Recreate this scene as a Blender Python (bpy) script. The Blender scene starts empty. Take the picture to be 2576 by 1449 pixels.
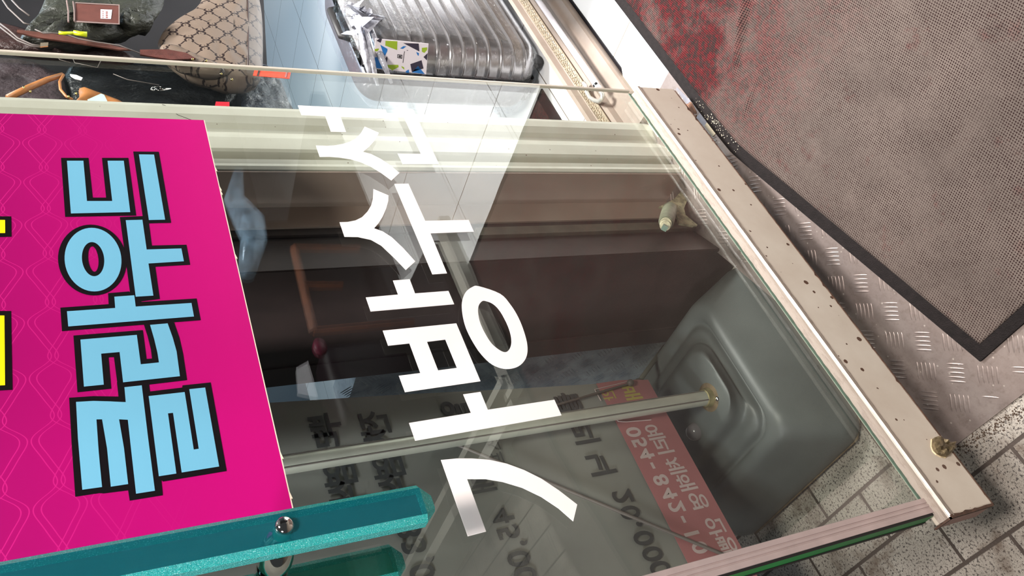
import bpy, bmesh, math, random
from mathutils import Vector, Matrix
random.seed(7)
SC = bpy.context.scene
COL = SC.collection
# ------------------------------------------------------------------ camera
R0 = ((-0.3545964, -0.3141617, -0.8806610), (-0.7416334, 0.6680909, 0.0602865), (0.5694219, 0.6745050, -0.4698955))
CAM = Vector((0.0, -0.8, 1.264)); FPX = 2084.82; CX, CY = 1288.0, 724.5
cd = bpy.data.cameras.new('camera'); cam = bpy.data.objects.new('camera', cd); COL.objects.link(cam)
cd.sensor_fit = 'HORIZONTAL'; cd.sensor_width = 36.0; cd.lens = FPX / 2576 * 36; cd.clip_start = 0.05; cd.clip_end = 60
a, b, c = (Vector(r) for r in R0)
m = Matrix.Identity(4)
for i in range(3):
    m[i][0] = a[i]; m[i][1] = -b[i]; m[i][2] = -c[i]; m[i][3] = CAM[i]
cam.matrix_world = m
SC.camera = cam
# ------------------------------------------------------------------ light and exposure
w = bpy.data.worlds.new('world'); SC.world = w; w.use_nodes = True
w.node_tree.nodes['Background'].inputs[0].default_value = (0.80, 0.86, 0.92, 1)
w.node_tree.nodes['Background'].inputs[1].default_value = 0.065
def area(name, loc, size, power, color, aim=None, sy=None, spread=None):
    l = bpy.data.lights.new(name, 'AREA'); l.energy = power; l.color = color; l.size = size
    if spread: l.spread = spread
    if sy: l.shape = 'RECTANGLE'; l.size_y = sy
    o = bpy.data.objects.new(name, l); COL.objects.link(o); o.location = loc
    d = (Vector(aim) if aim else Vector((loc[0], loc[1], 0))) - Vector(loc)
    o.rotation_euler = d.to_track_quat('-Z', 'Y').to_euler(); return o
area('street_canopy_light', (0.25, -1.40, 3.0), 0.5, 108, (1.0, 0.925, 0.86), (0.6, -0.15, 0.1))
area('entrance_ceiling_light', (2.65, -0.5, 3.1), 0.5, 112, (1.0, 0.975, 0.95), (2.35, -0.35, 0.1), 0.9, 1.35)
area('banner_fill_light', (-1.5, -0.35, 2.1), 0.4, 5, (0.95, 0.97, 1.0), (.62, .32, 1.0), None, .75)  # added fill to brighten the banner, not a lamp of the street
area('shop_ceiling_light', (3.6, 0.9, 2.7), 0.5, 46, (0.6, 0.82, 1.0), (3.6, 1.2, 0.1), 1.2)
SC.view_settings.view_transform = 'Standard'; SC.view_settings.look = 'None'
SC.view_settings.exposure = 0.0; SC.view_settings.gamma = 1.0; SC.view_settings.use_curve_mapping = False

# ------------------------------------------------------------------ helpers
def ray(u, v):
    x, y = (u - CX) / FPX, (v - CY) / FPX
    return a * x + b * y + c
def at(u, v, axis, val):
    d = ray(u, v); t = (val - CAM[axis]) / d[axis]
    return CAM + d * t
def lin(r, g, b_):
    f = lambda q: (q / 255 / 12.92) if q / 255 <= .04045 else ((q / 255 + .055) / 1.055) ** 2.4
    return (f(r), f(g), f(b_), 1.0)
class NT:
    def __init__(s, name):
        s.m = bpy.data.materials.new(name); s.m.use_nodes = True; s.t = s.m.node_tree; s.t.nodes.clear()
        s.out = s.t.nodes.new('ShaderNodeOutputMaterial')
    def n(s, typ, **k):
        o = s.t.nodes.new('ShaderNode' + typ)
        for kk, v in k.items():
            if kk.startswith('_'): setattr(o, kk[1:], v)
        for kk, v in k.items():
            if not kk.startswith('_'):
                key = kk.replace('__', ' ')
                if key.startswith('i') and key[1:].isdigit(): key = int(key[1:])
                s.put(o.inputs[key], v)
        return o
    def put(s, sock, v):
        if hasattr(v, 'is_output') or isinstance(v, bpy.types.NodeSocket): s.t.links.new(v, sock)
        elif isinstance(v, bpy.types.Node): s.t.links.new(v.outputs[0], sock)
        else: sock.default_value = v
    def math(s, op, x, y=None, z=None, clamp=False):
        o = s.t.nodes.new('ShaderNodeMath'); o.operation = op; o.use_clamp = clamp
        s.put(o.inputs[0], x)
        if y is not None: s.put(o.inputs[1], y)
        if z is not None: s.put(o.inputs[2], z)
        return o.outputs[0]
    def coord(s, kind='Object', rot=(0, 0, 0), scale=(1, 1, 1), loc=(0, 0, 0)):
        tc = s.t.nodes.new('ShaderNodeTexCoord'); mp = s.t.nodes.new('ShaderNodeMapping')
        mp.inputs['Rotation'].default_value = rot; mp.inputs['Scale'].default_value = scale; mp.inputs['Location'].default_value = loc
        s.t.links.new(tc.outputs[kind], mp.inputs[0]); return mp.outputs[0]
    def noise(s, vec, scale, detail=3, rough=.5):
        return s.n('TexNoise', Vector=vec, Scale=scale, Detail=detail, Roughness=rough).outputs[0]
    def voro(s, vec, scale, feature='F1', out=0, rand=1.0):
        o = s.t.nodes.new('ShaderNodeTexVoronoi'); o.feature = feature; s.put(o.inputs['Vector'], vec); o.inputs['Scale'].default_value = scale
        o.inputs['Randomness'].default_value = rand
        return o.outputs[out]
    def ramp(s, fac, stops, interp='LINEAR'):
        o = s.t.nodes.new('ShaderNodeValToRGB'); s.put(o.inputs[0], fac); cr = o.color_ramp; cr.interpolation = interp
        while len(cr.elements) < len(stops): cr.elements.new(.5)
        for e, (p, cc) in zip(cr.elements, stops):
            e.position = p; e.color = cc if not isinstance(cc, (int, float)) else (cc, cc, cc, 1)
        return o.outputs[0]
    def mix(s, f, c1, c2, blend='MIX'):
        o = s.t.nodes.new('ShaderNodeMix'); o.data_type = 'RGBA'; o.blend_type = blend
        s.put(o.inputs[0], f); s.put(o.inputs[6], c1); s.put(o.inputs[7], c2); return o.outputs[2]
    def bump(s, h, strength=.3, dist=.002):
        return s.n('Bump', Height=h, Strength=strength, Distance=dist).outputs[0]
    def bsdf(s, color, rough=.5, metal=0.0, normal=None, spec=.5, **k):
        o = s.t.nodes.new('ShaderNodeBsdfPrincipled')
        s.put(o.inputs['Base Color'], color); s.put(o.inputs['Roughness'], rough); s.put(o.inputs['Metallic'], metal)
        s.put(o.inputs['Specular IOR Level'], spec)
        if normal is not None: s.put(o.inputs['Normal'], normal)
        for kk, v in k.items(): s.put(o.inputs[kk.replace('__', ' ')], v)
        s.t.links.new(o.outputs[0], s.out.inputs[0]); return o
def simple(name, col, rough=.5, metal=0.0, noise=0.0, nscale=30, bump=0.0, bscale=200, spec=.5, **k):
    t = NT(name); v = t.coord()
    cc = col
    if noise: cc = t.mix(t.ramp(t.noise(v, nscale, 4), [(.35, 0.0), (.65, 1.0)]), tuple(x * (1 - noise) for x in col[:3]) + (1,), tuple(min(1, x * (1 + noise)) for x in col[:3]) + (1,))
    nn = t.bump(t.noise(v, bscale, 3), bump, .002) if bump else None
    t.bsdf(cc, rough, metal, nn, spec, **k); return t.m
# ---- geometry
def mesh_obj(name, bm, mats, parent=None, smooth=False, sharp=None):
    me = bpy.data.meshes.new(name); bmesh.ops.recalc_face_normals(bm, faces=bm.faces); bm.to_mesh(me); bm.free()
    for q in (mats if isinstance(mats, (list, tuple)) else [mats]): me.materials.append(q)
    if smooth:
        for p in me.polygons: p.use_smooth = True
        if sharp:
            try: me.set_sharp_from_angle(angle=math.radians(sharp))
            except Exception: pass
    o = bpy.data.objects.new(name, me); COL.objects.link(o)
    if parent: o.parent = parent; o.matrix_parent_inverse = Matrix.Translation(-Vector(parent.location)) if parent.type == 'EMPTY' and not parent.parent else Matrix.Identity(4)
    return o
def tag(o, label, cat=None, group=None, kind=None):
    o['label'] = label
    if cat: o['category'] = cat
    if group: o['group'] = group
    if kind: o['kind'] = kind
    return o
def empty(name, loc, label=None, cat=None, group=None, kind=None):
    o = bpy.data.objects.new(name, None); COL.objects.link(o); o.location = loc; o.empty_display_size = .05
    if label: tag(o, label, cat, group, kind)
    return o
def box(bm, x0, x1, y0, y1, z0, z1, bev=0.0, seg=2, mi=0):
    vs = [bm.verts.new((x, y, z)) for x in (x0, x1) for y in (y0, y1) for z in (z0, z1)]
    f = [(0, 1, 3, 2), (4, 6, 7, 5), (0, 4, 5, 1), (2, 3, 7, 6), (0, 2, 6, 4), (1, 5, 7, 3)]
    fs = [bm.faces.new([vs[i] for i in q]) for q in f]
    for q in fs: q.material_index = mi
    if bev:
        es = list({e for q in fs for e in q.edges}); bmesh.ops.bevel(bm, geom=es, offset=bev, segments=seg, profile=.6, affect='EDGES')
def prism(bm, pts, vec, mi=0):
    """closed 3D outline swept by vec"""
    vec = Vector(vec); A = [bm.verts.new(Vector(p)) for p in pts]; B = [bm.verts.new(Vector(p) + vec) for p in pts]; n = len(A)
    fs = [bm.faces.new(A), bm.faces.new(B[::-1])]
    for i in range(n): fs.append(bm.faces.new((A[i], B[i], B[(i + 1) % n], A[(i + 1) % n])))
    for f in fs: f.material_index = mi
    for f in fs[:2]: f.normal_update()
    bmesh.ops.triangulate(bm, faces=fs[:2], quad_method='BEAUTY', ngon_method='EAR_CLIP')
def ring_prism(bm, outer, inner, vec, mi=0):
    vec = Vector(vec); n = len(outer)
    L = [[bm.verts.new(Vector(p) + o) for p in q] for q in (outer, inner) for o in (Vector(), vec)]
    for i in range(n):
        j = (i + 1) % n
        for p, q in ((0, 1), (3, 2), (2, 0), (1, 3)):
            bm.faces.new((L[p][i], L[p][j], L[q][j], L[q][i])).material_index = mi
def tube(bm, pts, r, seg=12, mi=0, cap=True):
    pts = [Vector(p) for p in pts]; rr = r if isinstance(r, (list, tuple)) else [r] * len(pts); rings = []
    up = None
    for i, p in enumerate(pts):
        d = (pts[min(i + 1, len(pts) - 1)] - pts[max(i - 1, 0)]).normalized()
        if up is None: up = Vector((0, 0, 1)) if abs(d.z) < .9 else Vector((1, 0, 0))
        s = d.cross(up).normalized(); up = s.cross(d).normalized()
        rings.append([bm.verts.new(p + (s * math.cos(t) + up * math.sin(t)) * rr[i]) for t in (2 * math.pi * k / seg for k in range(seg))])
    for A, B in zip(rings, rings[1:]):
        for k in range(seg): bm.faces.new((A[k], A[(k + 1) % seg], B[(k + 1) % seg], B[k])).material_index = mi
    if cap: bm.faces.new(rings[0][::-1]).material_index = mi; bm.faces.new(rings[-1]).material_index = mi
def lathe(bm, o, axis, prof, seg=24, mi=0):
    """profile of (distance along axis, radius)"""
    o = Vector(o); ax = Vector(axis).normalized(); s = ax.orthogonal().normalized(); u = ax.cross(s); rings = []
    for h, r in prof:
        rings.append([bm.verts.new(o + ax * h + (s * math.cos(t) + u * math.sin(t)) * max(r, 1e-5)) for t in (2 * math.pi * k / seg for k in range(seg))])
    for A, B in zip(rings, rings[1:]):
        for k in range(seg): bm.faces.new((A[k], A[(k + 1) % seg], B[(k + 1) % seg], B[k])).material_index = mi
    bm.faces.new(rings[0][::-1]).material_index = mi; bm.faces.new(rings[-1]).material_index = mi
def sphere(bm, o, r, seg=24, sc=(1, 1, 1), mi=0):
    M = Matrix.Translation(o) @ Matrix.Diagonal((r * sc[0], r * sc[1], r * sc[2], 1))
    g = bmesh.ops.create_uvsphere(bm, u_segments=seg, v_segments=seg // 2, radius=1, matrix=M)
    for v in g['verts']:
        for f in v.link_faces: f.material_index = mi
def loft(bm, loops, close=True, cap0=True, cap1=True, mi=0):
    L = [[bm.verts.new(Vector(p)) for p in q] for q in loops]; n = len(L[0])
    for A, B in zip(L, L[1:]):
        for k in range(n if close else n - 1): bm.faces.new((A[k], A[(k + 1) % n], B[(k + 1) % n], B[k])).material_index = mi
    if cap0: bm.faces.new(L[0][::-1]).material_index = mi
    if cap1: bm.faces.new(L[-1]).material_index = mi
def rrect(cx, cy, hx, hy, r, n=8):
    pts = []
    for qx, qy, a0 in ((1, 1, 0), (-1, 1, 90), (-1, -1, 180), (1, -1, 270)):
        for k in range(n + 1):
            t = math.radians(a0 + 90 * k / n); pts.append((cx + qx * (hx - r) + r * math.cos(t), cy + qy * (hy - r) + r * math.sin(t)))
    return pts
def smoothpoly(pts, it=2):
    for _ in range(it):
        q = []
        for i in range(len(pts)):
            p, r = pts[i], pts[(i + 1) % len(pts)]
            q += [(p[0] * .75 + r[0] * .25, p[1] * .75 + r[1] * .25), (p[0] * .25 + r[0] * .75, p[1] * .25 + r[1] * .75)]
        pts = q
    return pts
def text_mesh(s, size, bold=.0):
    cu = bpy.data.curves.new('t', 'FONT'); cu.body = s; cu.size = size; cu.align_x = 'CENTER'; cu.align_y = 'CENTER'; cu.offset = bold; cu.resolution_u = 4
    o = bpy.data.objects.new('t', cu); COL.objects.link(o); bpy.context.view_layer.update()
    me = bpy.data.meshes.new_from_object(o.evaluated_get(bpy.context.evaluated_depsgraph_get()))
    bpy.data.objects.remove(o); return me
def add_text(bm, s, size, M, bold=0.0, mi=0):
    me = text_mesh(s, size, bold)
    if len(me.vertices):
        xs = [v.co.x for v in me.vertices]; ys = [v.co.y for v in me.vertices]; off = Vector((-(min(xs) + max(xs)) / 2, -(min(ys) + max(ys)) / 2, 0))
        vs = [bm.verts.new(M @ (v.co + off)) for v in me.vertices]
        for p in me.polygons:
            try: bm.faces.new([vs[i] for i in p.vertices]).material_index = mi
            except ValueError: pass
    bpy.data.meshes.remove(me)

# ------------------------------------------------------------------ materials
def mat_pavers():
    t = NT('speckled_pavers'); v = t.coord(rot=(0, 0, math.radians(-91.0)), loc=(-.080, .0827, 0))
    br = t.t.nodes.new('ShaderNodeTexBrick'); t.put(br.inputs['Vector'], v); br.offset = .5
    br.inputs['Scale'].default_value = 1.0; br.inputs['Brick Width'].default_value = .2; br.inputs['Row Height'].default_value = .096
    br.inputs['Mortar Size'].default_value = .0036; br.inputs['Mortar Smooth'].default_value = .35
    br.inputs['Color1'].default_value = (.0, .0, .0, 1); br.inputs['Color2'].default_value = (1, 1, 1, 1)
    o = t.coord()
    sp = t.ramp(t.noise(o, 235, 3, .65), [(.405, 0.0), (.455, 1.0)])
    sp2 = t.ramp(t.noise(o, 620, 1, .5), [(.36, 0.0), (.42, 1.0)])
    base = t.mix(t.ramp(t.noise(o, 9, 4), [(.3, 0.0), (.7, 1.0)]), lin(142, 135, 126), lin(176, 169, 159))
    col = t.mix(sp, lin(66, 60, 57), base); col = t.mix(sp2, lin(120, 110, 104), col)
    dirt = t.ramp(t.noise(o, 13, 6, .65), [(.52, 0.0), (.66, 1.0)])
    col = t.mix(t.math('MULTIPLY', dirt, .75), col, lin(88, 72, 60))
    col = t.mix(br.outputs['Fac'], col, lin(72, 62, 56))
    h = t.math('SUBTRACT', t.noise(o, 260, 3), t.math('MULTIPLY', br.outputs['Fac'], 3.0))
    t.bsdf(col, .75, 0, t.bump(h, .5, .002)); return t.m
def mat_tread(name, c1, c2, rust=.0):
    t = NT(name); o = t.coord()
    n = t.ramp(t.noise(o, 14, 5, .6), [(.3, 0.0), (.7, 1.0)])
    col = t.mix(n, c1, c2)
    fine = t.ramp(t.noise(o, 90, 5, .7), [(.5, 0.0), (.8, 1.0)]); col = t.mix(t.math('MULTIPLY', fine, .45), col, lin(88, 72, 64))
    sp = t.ramp(t.voro(o, 55), [(.06, 1.0), (.11, 0.0)]); col = t.mix(t.math('MULTIPLY', sp, .5), col, lin(235, 225, 215))
    t.bsdf(col, t.ramp(n, [(0, .34), (1, .5)]), .72, t.bump(t.noise(o, 320, 4), .12, .001)); return t.m
def mat_mat():
    t = NT('woven_entrance_mat'); o = t.coord(rot=(0, 0, math.radians(33)))
    sx = t.n('SeparateXYZ', Vector=t.coord()); X, Y = sx.outputs[0], sx.outputs[1]
    wob = t.noise(t.coord(), 6, 2)
    s2 = t.n('SeparateXYZ', Vector=o)
    P = .0062
    u = t.math('ADD', t.math('MULTIPLY', s2.outputs[0], 2 * math.pi / P), t.math('MULTIPLY', wob, 5.0))
    v = t.math('ADD', t.math('MULTIPLY', s2.outputs[1], 2 * math.pi / (P * .8)), t.math('MULTIPLY', wob, 3.0))
    w_ = t.math('MULTIPLY', t.math('SINE', u), t.math('SINE', v))
    h = t.math('ADD', t.math('ADD', t.math('MULTIPLY', w_, .5), .5), t.math('MULTIPLY', t.math('SUBTRACT', t.noise(t.coord(), 150, 3, .6), .5), .55))
    # bare red pile shows near the doorway, in patches with outlines of their own
    big = t.noise(t.coord(), 7, 5, .6)
    door = t.n('MapRange', Value=X, i1=.86, i2=1.16, i3=0.0, i4=1.0).outputs[0]
    edge = t.n('MapRange', Value=Y, i1=-.40, i2=-.08, i3=0.0, i4=1.0).outputs[0]
    red = t.math('MULTIPLY', t.math('MULTIPLY', door, t.math('ADD', t.math('MULTIPLY', edge, .6), .55)), t.ramp(big, [(.40, .35), (.55, 1.0)]), clamp=True)
    patch = t.math('MULTIPLY', t.ramp(t.noise(t.coord(), 11, 6, .7), [(.57, 0.0), (.70, 1.0)]), .45)
    red = t.math('MAXIMUM', red, patch)
    dust = t.mix(t.ramp(big, [(.35, 0.0), (.65, 1.0)]), lin(80, 71, 66), lin(101, 90, 84))
    fib = t.noise(t.coord(), 700, 2); dust = t.mix(t.math('MULTIPLY', fib, .35), dust, lin(124, 112, 106))
    redc = t.mix(t.ramp(t.noise(t.coord(), 95, 4, .6), [(.42, 0.0), (.58, 1.0)]), lin(100, 26, 30), lin(54, 38, 36))
    top = t.mix(red, dust, redc)
    hole = t.mix(red, lin(44, 28, 27), lin(30, 16, 16))
    hs = t.n('MapRange', Value=t.math('SUBTRACT', h, t.math('MULTIPLY', red, .16)), i1=.20, i2=.42, i3=0.0, i4=1.0).outputs[0]
    wearx = t.ramp(t.noise(t.coord(), 16, 5, .6), [(.45, 0.0), (.7, .55)])
    hs = t.math('MAXIMUM', hs, t.math('MULTIPLY', wearx, t.math('SUBTRACT', 1.0, red)))
    col = t.mix(hs, hole, top)
    t.bsdf(col, .92, 0, t.bump(t.math('ADD', hs, t.math('MULTIPLY', fib, .4)), .7, .0016), .2); return t.m
def mat_tile():
    t = NT('glazed_white_floor_tile'); v = t.coord(loc=(-.172 + .0, .105, 0))
    br = t.t.nodes.new('ShaderNodeTexBrick'); t.put(br.inputs['Vector'], v); br.offset = 0
    br.inputs['Scale'].default_value = 1.0; br.inputs['Brick Width'].default_value = .425; br.inputs['Row Height'].default_value = .425
    br.inputs['Mortar Size'].default_value = .0016; br.inputs['Mortar Smooth'].default_value = .1
    col = t.mix(br.outputs['Fac'], lin(240, 242, 243), lin(120, 112, 100))
    t.bsdf(col, .22, 0, None, .5); return t.m
def mat_painted(name, c1, c2, chip=lin(92, 66, 52), chips=True, scale=1.0, amt=.26):
    t = NT(name); o = t.coord()
    col = t.mix(t.ramp(t.noise(o, 11 * scale, 5, .6), [(.3, 0.0), (.7, 1.0)]), c1, c2)
    h = t.noise(o, 40, 4)
    if chips:
        vv = o
        d = t.voro(vv, 56 * scale); rnd = t.voro(vv, 56 * scale, out=1)
        sz = t.n('SeparateColor', Color=rnd).outputs[0]
        thr = t.math('MULTIPLY', t.math('MULTIPLY', sz, sz), amt)
        wig = t.math('MULTIPLY', t.math('SUBTRACT', t.noise(o, 420, 2), .5), .09)
        spot = t.math('LESS_THAN', t.math('ADD', d, wig), thr)
        col = t.mix(spot, col, chip); h = t.math('SUBTRACT', h, t.math('MULTIPLY', spot, 1.5))
    t.bsdf(col, .48, 0, t.bump(h, .12, .002)); return t.m
def mat_glass(name, tint, ior=1.5):
    t = NT(name)
    g = t.t.nodes.new('ShaderNodeNewGeometry'); dp = t.t.nodes.new('ShaderNodeVectorMath'); dp.operation = 'DOT_PRODUCT'
    t.t.links.new(g.outputs['Incoming'], dp.inputs[0]); t.t.links.new(g.outputs['Normal'], dp.inputs[1])
    om = t.math('SUBTRACT', 1.0, t.math('ABSOLUTE', dp.outputs['Value'])); fr = t.math('ADD', t.math('MULTIPLY', t.math('POWER', om, 5.0), .96), .048)   # reflectance of a glass surface, same from both sides
    tr = t.n('BsdfTransparent', Color=tint); gl = t.n('BsdfGlossy', Roughness=0.0, Color=(1, 1, 1, 1))
    ms = t.t.nodes.new('ShaderNodeMixShader'); t.put(ms.inputs[0], fr); t.put(ms.inputs[1], tr); t.put(ms.inputs[2], gl)
    t.t.links.new(ms.outputs[0], t.out.inputs[0]); return t.m
def mat_acrylic(name, tint, rough=.0, bumps=0.0, glow=None, k=.6):
    t = NT(name); o = t.coord(); nn = t.bump(t.noise(o, 300, 5, .7), bumps, .004) if bumps else None
    p = t.bsdf(tint, rough, 0, nn, .5); p.inputs['Transmission Weight'].default_value = 1.0; p.inputs['IOR'].default_value = 1.49
    if glow:
        d = t.t.nodes.new('ShaderNodeBsdfPrincipled'); sp = t.ramp(t.noise(o, 1100, 2), [(.58, 0.0), (.70, 1.0)]) if bumps else 0.0
        t.put(d.inputs['Base Color'], t.mix(sp, glow, (.35, .95, .9, 1))); d.inputs['Roughness'].default_value = .2
        if nn is not None: t.put(d.inputs['Normal'], nn)
        ms = t.t.nodes.new('ShaderNodeMixShader'); ms.inputs[0].default_value = k; t.put(ms.inputs[1], p.outputs[0]); t.put(ms.inputs[2], d.outputs[0]); t.t.links.new(ms.outputs[0], t.out.inputs[0])
    return t.m
def mat_wrap(name='clear_plastic_wrap'):
    t = NT(name); o = t.coord(scale=(1, 1, 2.2), rot=(.3, .5, .2))
    nn = t.bump(t.noise(o, 16, 5, .65), 1.0, .02)
    tr = t.n('BsdfTransparent', Color=(.97, .98, 1, 1)); gl = t.n('BsdfGlossy', Roughness=.12, Color=(1, 1, 1, 1), Normal=nn)
    lw = t.n('LayerWeight', Blend=.35, Normal=nn).outputs[1]
    cre = t.ramp(t.noise(o, 22, 6, .7), [(.52, 0.0), (.62, .13)])
    ms = t.t.nodes.new('ShaderNodeMixShader'); t.put(ms.inputs[0], t.math('ADD', t.math('MULTIPLY', lw, .14), cre, clamp=True)); t.put(ms.inputs[1], tr); t.put(ms.inputs[2], gl)
    t.t.links.new(ms.outputs[0], t.out.inputs[0]); return t.m
def mat_board():
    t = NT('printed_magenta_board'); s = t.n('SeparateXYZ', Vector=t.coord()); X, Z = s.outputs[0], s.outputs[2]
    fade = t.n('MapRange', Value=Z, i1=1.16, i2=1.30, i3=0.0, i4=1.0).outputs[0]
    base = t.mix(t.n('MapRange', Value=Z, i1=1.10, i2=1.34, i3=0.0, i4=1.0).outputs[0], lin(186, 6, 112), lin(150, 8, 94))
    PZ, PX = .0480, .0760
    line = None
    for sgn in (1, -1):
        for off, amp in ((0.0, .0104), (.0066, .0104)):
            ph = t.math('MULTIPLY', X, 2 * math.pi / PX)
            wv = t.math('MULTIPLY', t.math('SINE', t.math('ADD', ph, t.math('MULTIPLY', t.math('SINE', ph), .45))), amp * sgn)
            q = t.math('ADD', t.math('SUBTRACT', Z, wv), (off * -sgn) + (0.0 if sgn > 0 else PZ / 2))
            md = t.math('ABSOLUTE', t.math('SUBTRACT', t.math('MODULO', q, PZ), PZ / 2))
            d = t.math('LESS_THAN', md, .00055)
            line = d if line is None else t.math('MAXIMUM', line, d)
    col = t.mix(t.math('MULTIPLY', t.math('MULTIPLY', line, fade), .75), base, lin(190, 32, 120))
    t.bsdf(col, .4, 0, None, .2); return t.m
def mat_monogram():
    t = NT('beige_monogram_canvas'); o = t.coord(); s = t.n('SeparateXYZ', Vector=o)
    px = .074
    def cell(shift):
        u = t.math('FRACT', t.math('ADD', t.math('DIVIDE', s.outputs[0], px), shift)); v = t.math('FRACT', t.math('ADD', t.math('DIVIDE', s.outputs[2], px), shift))
        return t.math('SUBTRACT', u, .5), t.math('SUBTRACT', v, .5)
    marks = None
    def add(q):
        nonlocal marks
        marks = q if marks is None else t.math('MAXIMUM', marks, q)
    for sh in (0.0, .5):
        u, v = cell(sh)
        # twin curled letter pair at each lattice knot
        for ss in (1, -1):
            uu = t.math('SUBTRACT', u, .105 * ss); r = t.math('SQRT', t.math('ADD', t.math('MULTIPLY', uu, uu), t.math('MULTIPLY', t.math('MULTIPLY', v, v), .45)))
            ringm = t.math('LESS_THAN', t.math('ABSOLUTE', t.math('SUBTRACT', r, .098)), .026)
            gap = t.math('GREATER_THAN', t.math('ADD', t.math('MULTIPLY', uu, float(-ss)), t.math('ABSOLUTE', v)), .016)
            add(t.math('MULTIPLY', ringm, gap))
            bar = t.math('MULTIPLY', t.math('LESS_THAN', t.math('ABSOLUTE', t.math('ADD', v, .012 * ss)), .010), t.math('LESS_THAN', t.math('ABSOLUTE', uu), .04)); add(bar)
    u, v = cell(0.0)
    for sg in (1, -1):
        dd = t.math('ABSOLUTE', t.math('SUBTRACT', t.math('ABSOLUTE', t.math('SUBTRACT', u, t.math('MULTIPLY', v, float(sg)))), 0.0))
        au = t.math('ABSOLUTE', u); mid = t.math('MULTIPLY', t.math('GREATER_THAN', au, .17), t.math('LESS_THAN', au, .33))
        add(t.math('MULTIPLY', t.math('LESS_THAN', dd, .034), mid))
    base = t.mix(t.noise(t.coord(), 8, 3), lin(84, 72, 62), lin(116, 102, 90))
    col = t.mix(marks, base, lin(34, 24, 22)); t.bsdf(col, .42, 0, t.bump(t.noise(o, 700, 2), .2, .001)); return t.m

M = {}
M['pavers'] = mat_pavers(); M['mat'] = mat_mat(); M['tile'] = mat_tile(); M['board'] = mat_board(); M['mono'] = mat_monogram()
M['tread'] = mat_tread('tread_plate_aluminium', lin(170, 157, 152), lin(134, 121, 116))
M['tread_blue'] = mat_tread('dull_tread_plate', lin(172, 190, 204), lin(136, 152, 168))
M['rail'] = mat_painted('cream_painted_rail', lin(218, 208, 194), lin(206, 193, 178))
M['cream'] = mat_painted('cream_door_frame_paint', lin(206, 205, 194), lin(196, 193, 181), chip=lin(110, 90, 70), scale=1.2, amt=.10)
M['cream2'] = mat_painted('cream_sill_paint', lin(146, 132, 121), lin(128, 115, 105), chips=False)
M['peel'] = NT('peeling_white_primer')
_t = M['peel']; _o = _t.coord(scale=(.25, 1, 1)); _n = _t.ramp(_t.noise(_o, 130, 6, .7), [(.52, 0.0), (.60, 1.0)])
_t.bsdf(_t.mix(_t.math('MULTIPLY', _n, .32), lin(146, 133, 122), lin(104, 86, 76)), .4, 0, _t.bump(_t.noise(_o, 160, 6, .7), .6, .003)); M['peel'] = _t.m
M['chipedge'] = simple('chipped_brown_edge', lin(86, 62, 50), .7, 0, .3, 80, .5, 300)
M['redcap'] = simple('reddish_end_cap', lin(176, 136, 126), .5, 0, .1, 40)
M['trim'] = simple('mauve_anodised_trim', lin(196, 178, 176), .38, .35, .06, 30)
M['green'] = simple('dark_green_glass_edge', lin(16, 138, 62), .45, 0, .12, 20)
M['black'] = simple('black_rubber', lin(24, 22, 22), .6)
M['refraction'] = simple('green_glass_refraction', lin(92, 116, 102), .35, 0, .15, 60)
M['glass'] = mat_glass('clear_door_glass', (.925, .945, .925, 1), 1.46)
M['vinyl'] = simple('white_cut_vinyl', lin(252, 244, 242), .5, spec=.3)
M['blackv'] = simple('black_print', lin(14, 9, 13), .5, spec=.15); M['cyan'] = simple('sky_blue_print', lin(106, 172, 202), .45); M['yellow'] = simple('yellow_print', lin(250, 228, 0), .45)
M['acr'] = mat_acrylic('teal_acrylic_body', (.22, .78, .88, 1), glow=lin(14, 112, 128), k=.32)
M['acrg'] = mat_acrylic('green_teal_acrylic_body', (.12, .70, .54, 1), glow=lin(8, 96, 74), k=.34)
M['acredge'] = mat_acrylic('teal_acrylic_glow_edge', (.20, .85, .82, 1), .2, .8, lin(0, 172, 166))  # edge glow and fine sparkle of the acrylic painted into the colour
M['chrome'] = simple('polished_chrome', (.62, .59, .56, 1), .06, 1.0)
M['ghem'] = simple('black_mat_hem', lin(26, 21, 21), .75, 0, .2, 90, .6, 500, spec=.2)
M['brown'] = simple('dark_brown_cladding', lin(45, 32, 30), .55, 0, .14, 18, .1, 90)
M['taupe'] = simple('taupe_painted_panel', lin(158, 138, 128), .5, 0, .06, 8)
M['base'] = simple('grey_moulded_plastic', lin(88, 92, 91), .40, 0, .09, 9, .16, 900)
M['dirt'] = simple('brown_grime', lin(104, 88, 66), .8, 0, .3, 60, .5, 200)
M['pole'] = simple('dull_aluminium_pole', lin(190, 190, 178), .38, .55, .06, 30)
M['clearcap'] = simple('smoked_plug_plastic', lin(112, 108, 112), .2, 0, 0)
M['rod'] = simple('grey_fibre_rod', lin(96, 88, 84), .55)
M['white'] = simple('white_enamel', lin(238, 236, 242), .35)
M['dark'] = simple('dark_panel', lin(26, 24, 26), .6, 0, .2, 6)
M['orange'] = simple('orange_wood', lin(120, 62, 20), .45, 0, .2, 30)
def mat_banner():
    t = NT('white_banner_film'); n = t.ramp(t.noise(t.coord(), 3.2, 3), [(.3, 0.0), (.7, 1.0)])
    p = t.bsdf(t.mix(n, lin(118, 118, 113), lin(132, 132, 127)), .4, 0, t.bump(t.noise(t.coord(scale=(1, 1, .4)), 7, 2), .5, .03)); return t.m
M['banner'] = mat_banner(); M['bannerpink'] = simple('faded_rose_print', lin(160, 102, 104), .45); M['bannertext'] = simple('grey_show_through_print', lin(56, 58, 60), .5)
M['bannerwhite'] = simple('pale_show_through_print', lin(188, 168, 166), .5); M['banneryellow'] = simple('pale_yellow_print', lin(178, 160, 84), .5)

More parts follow.
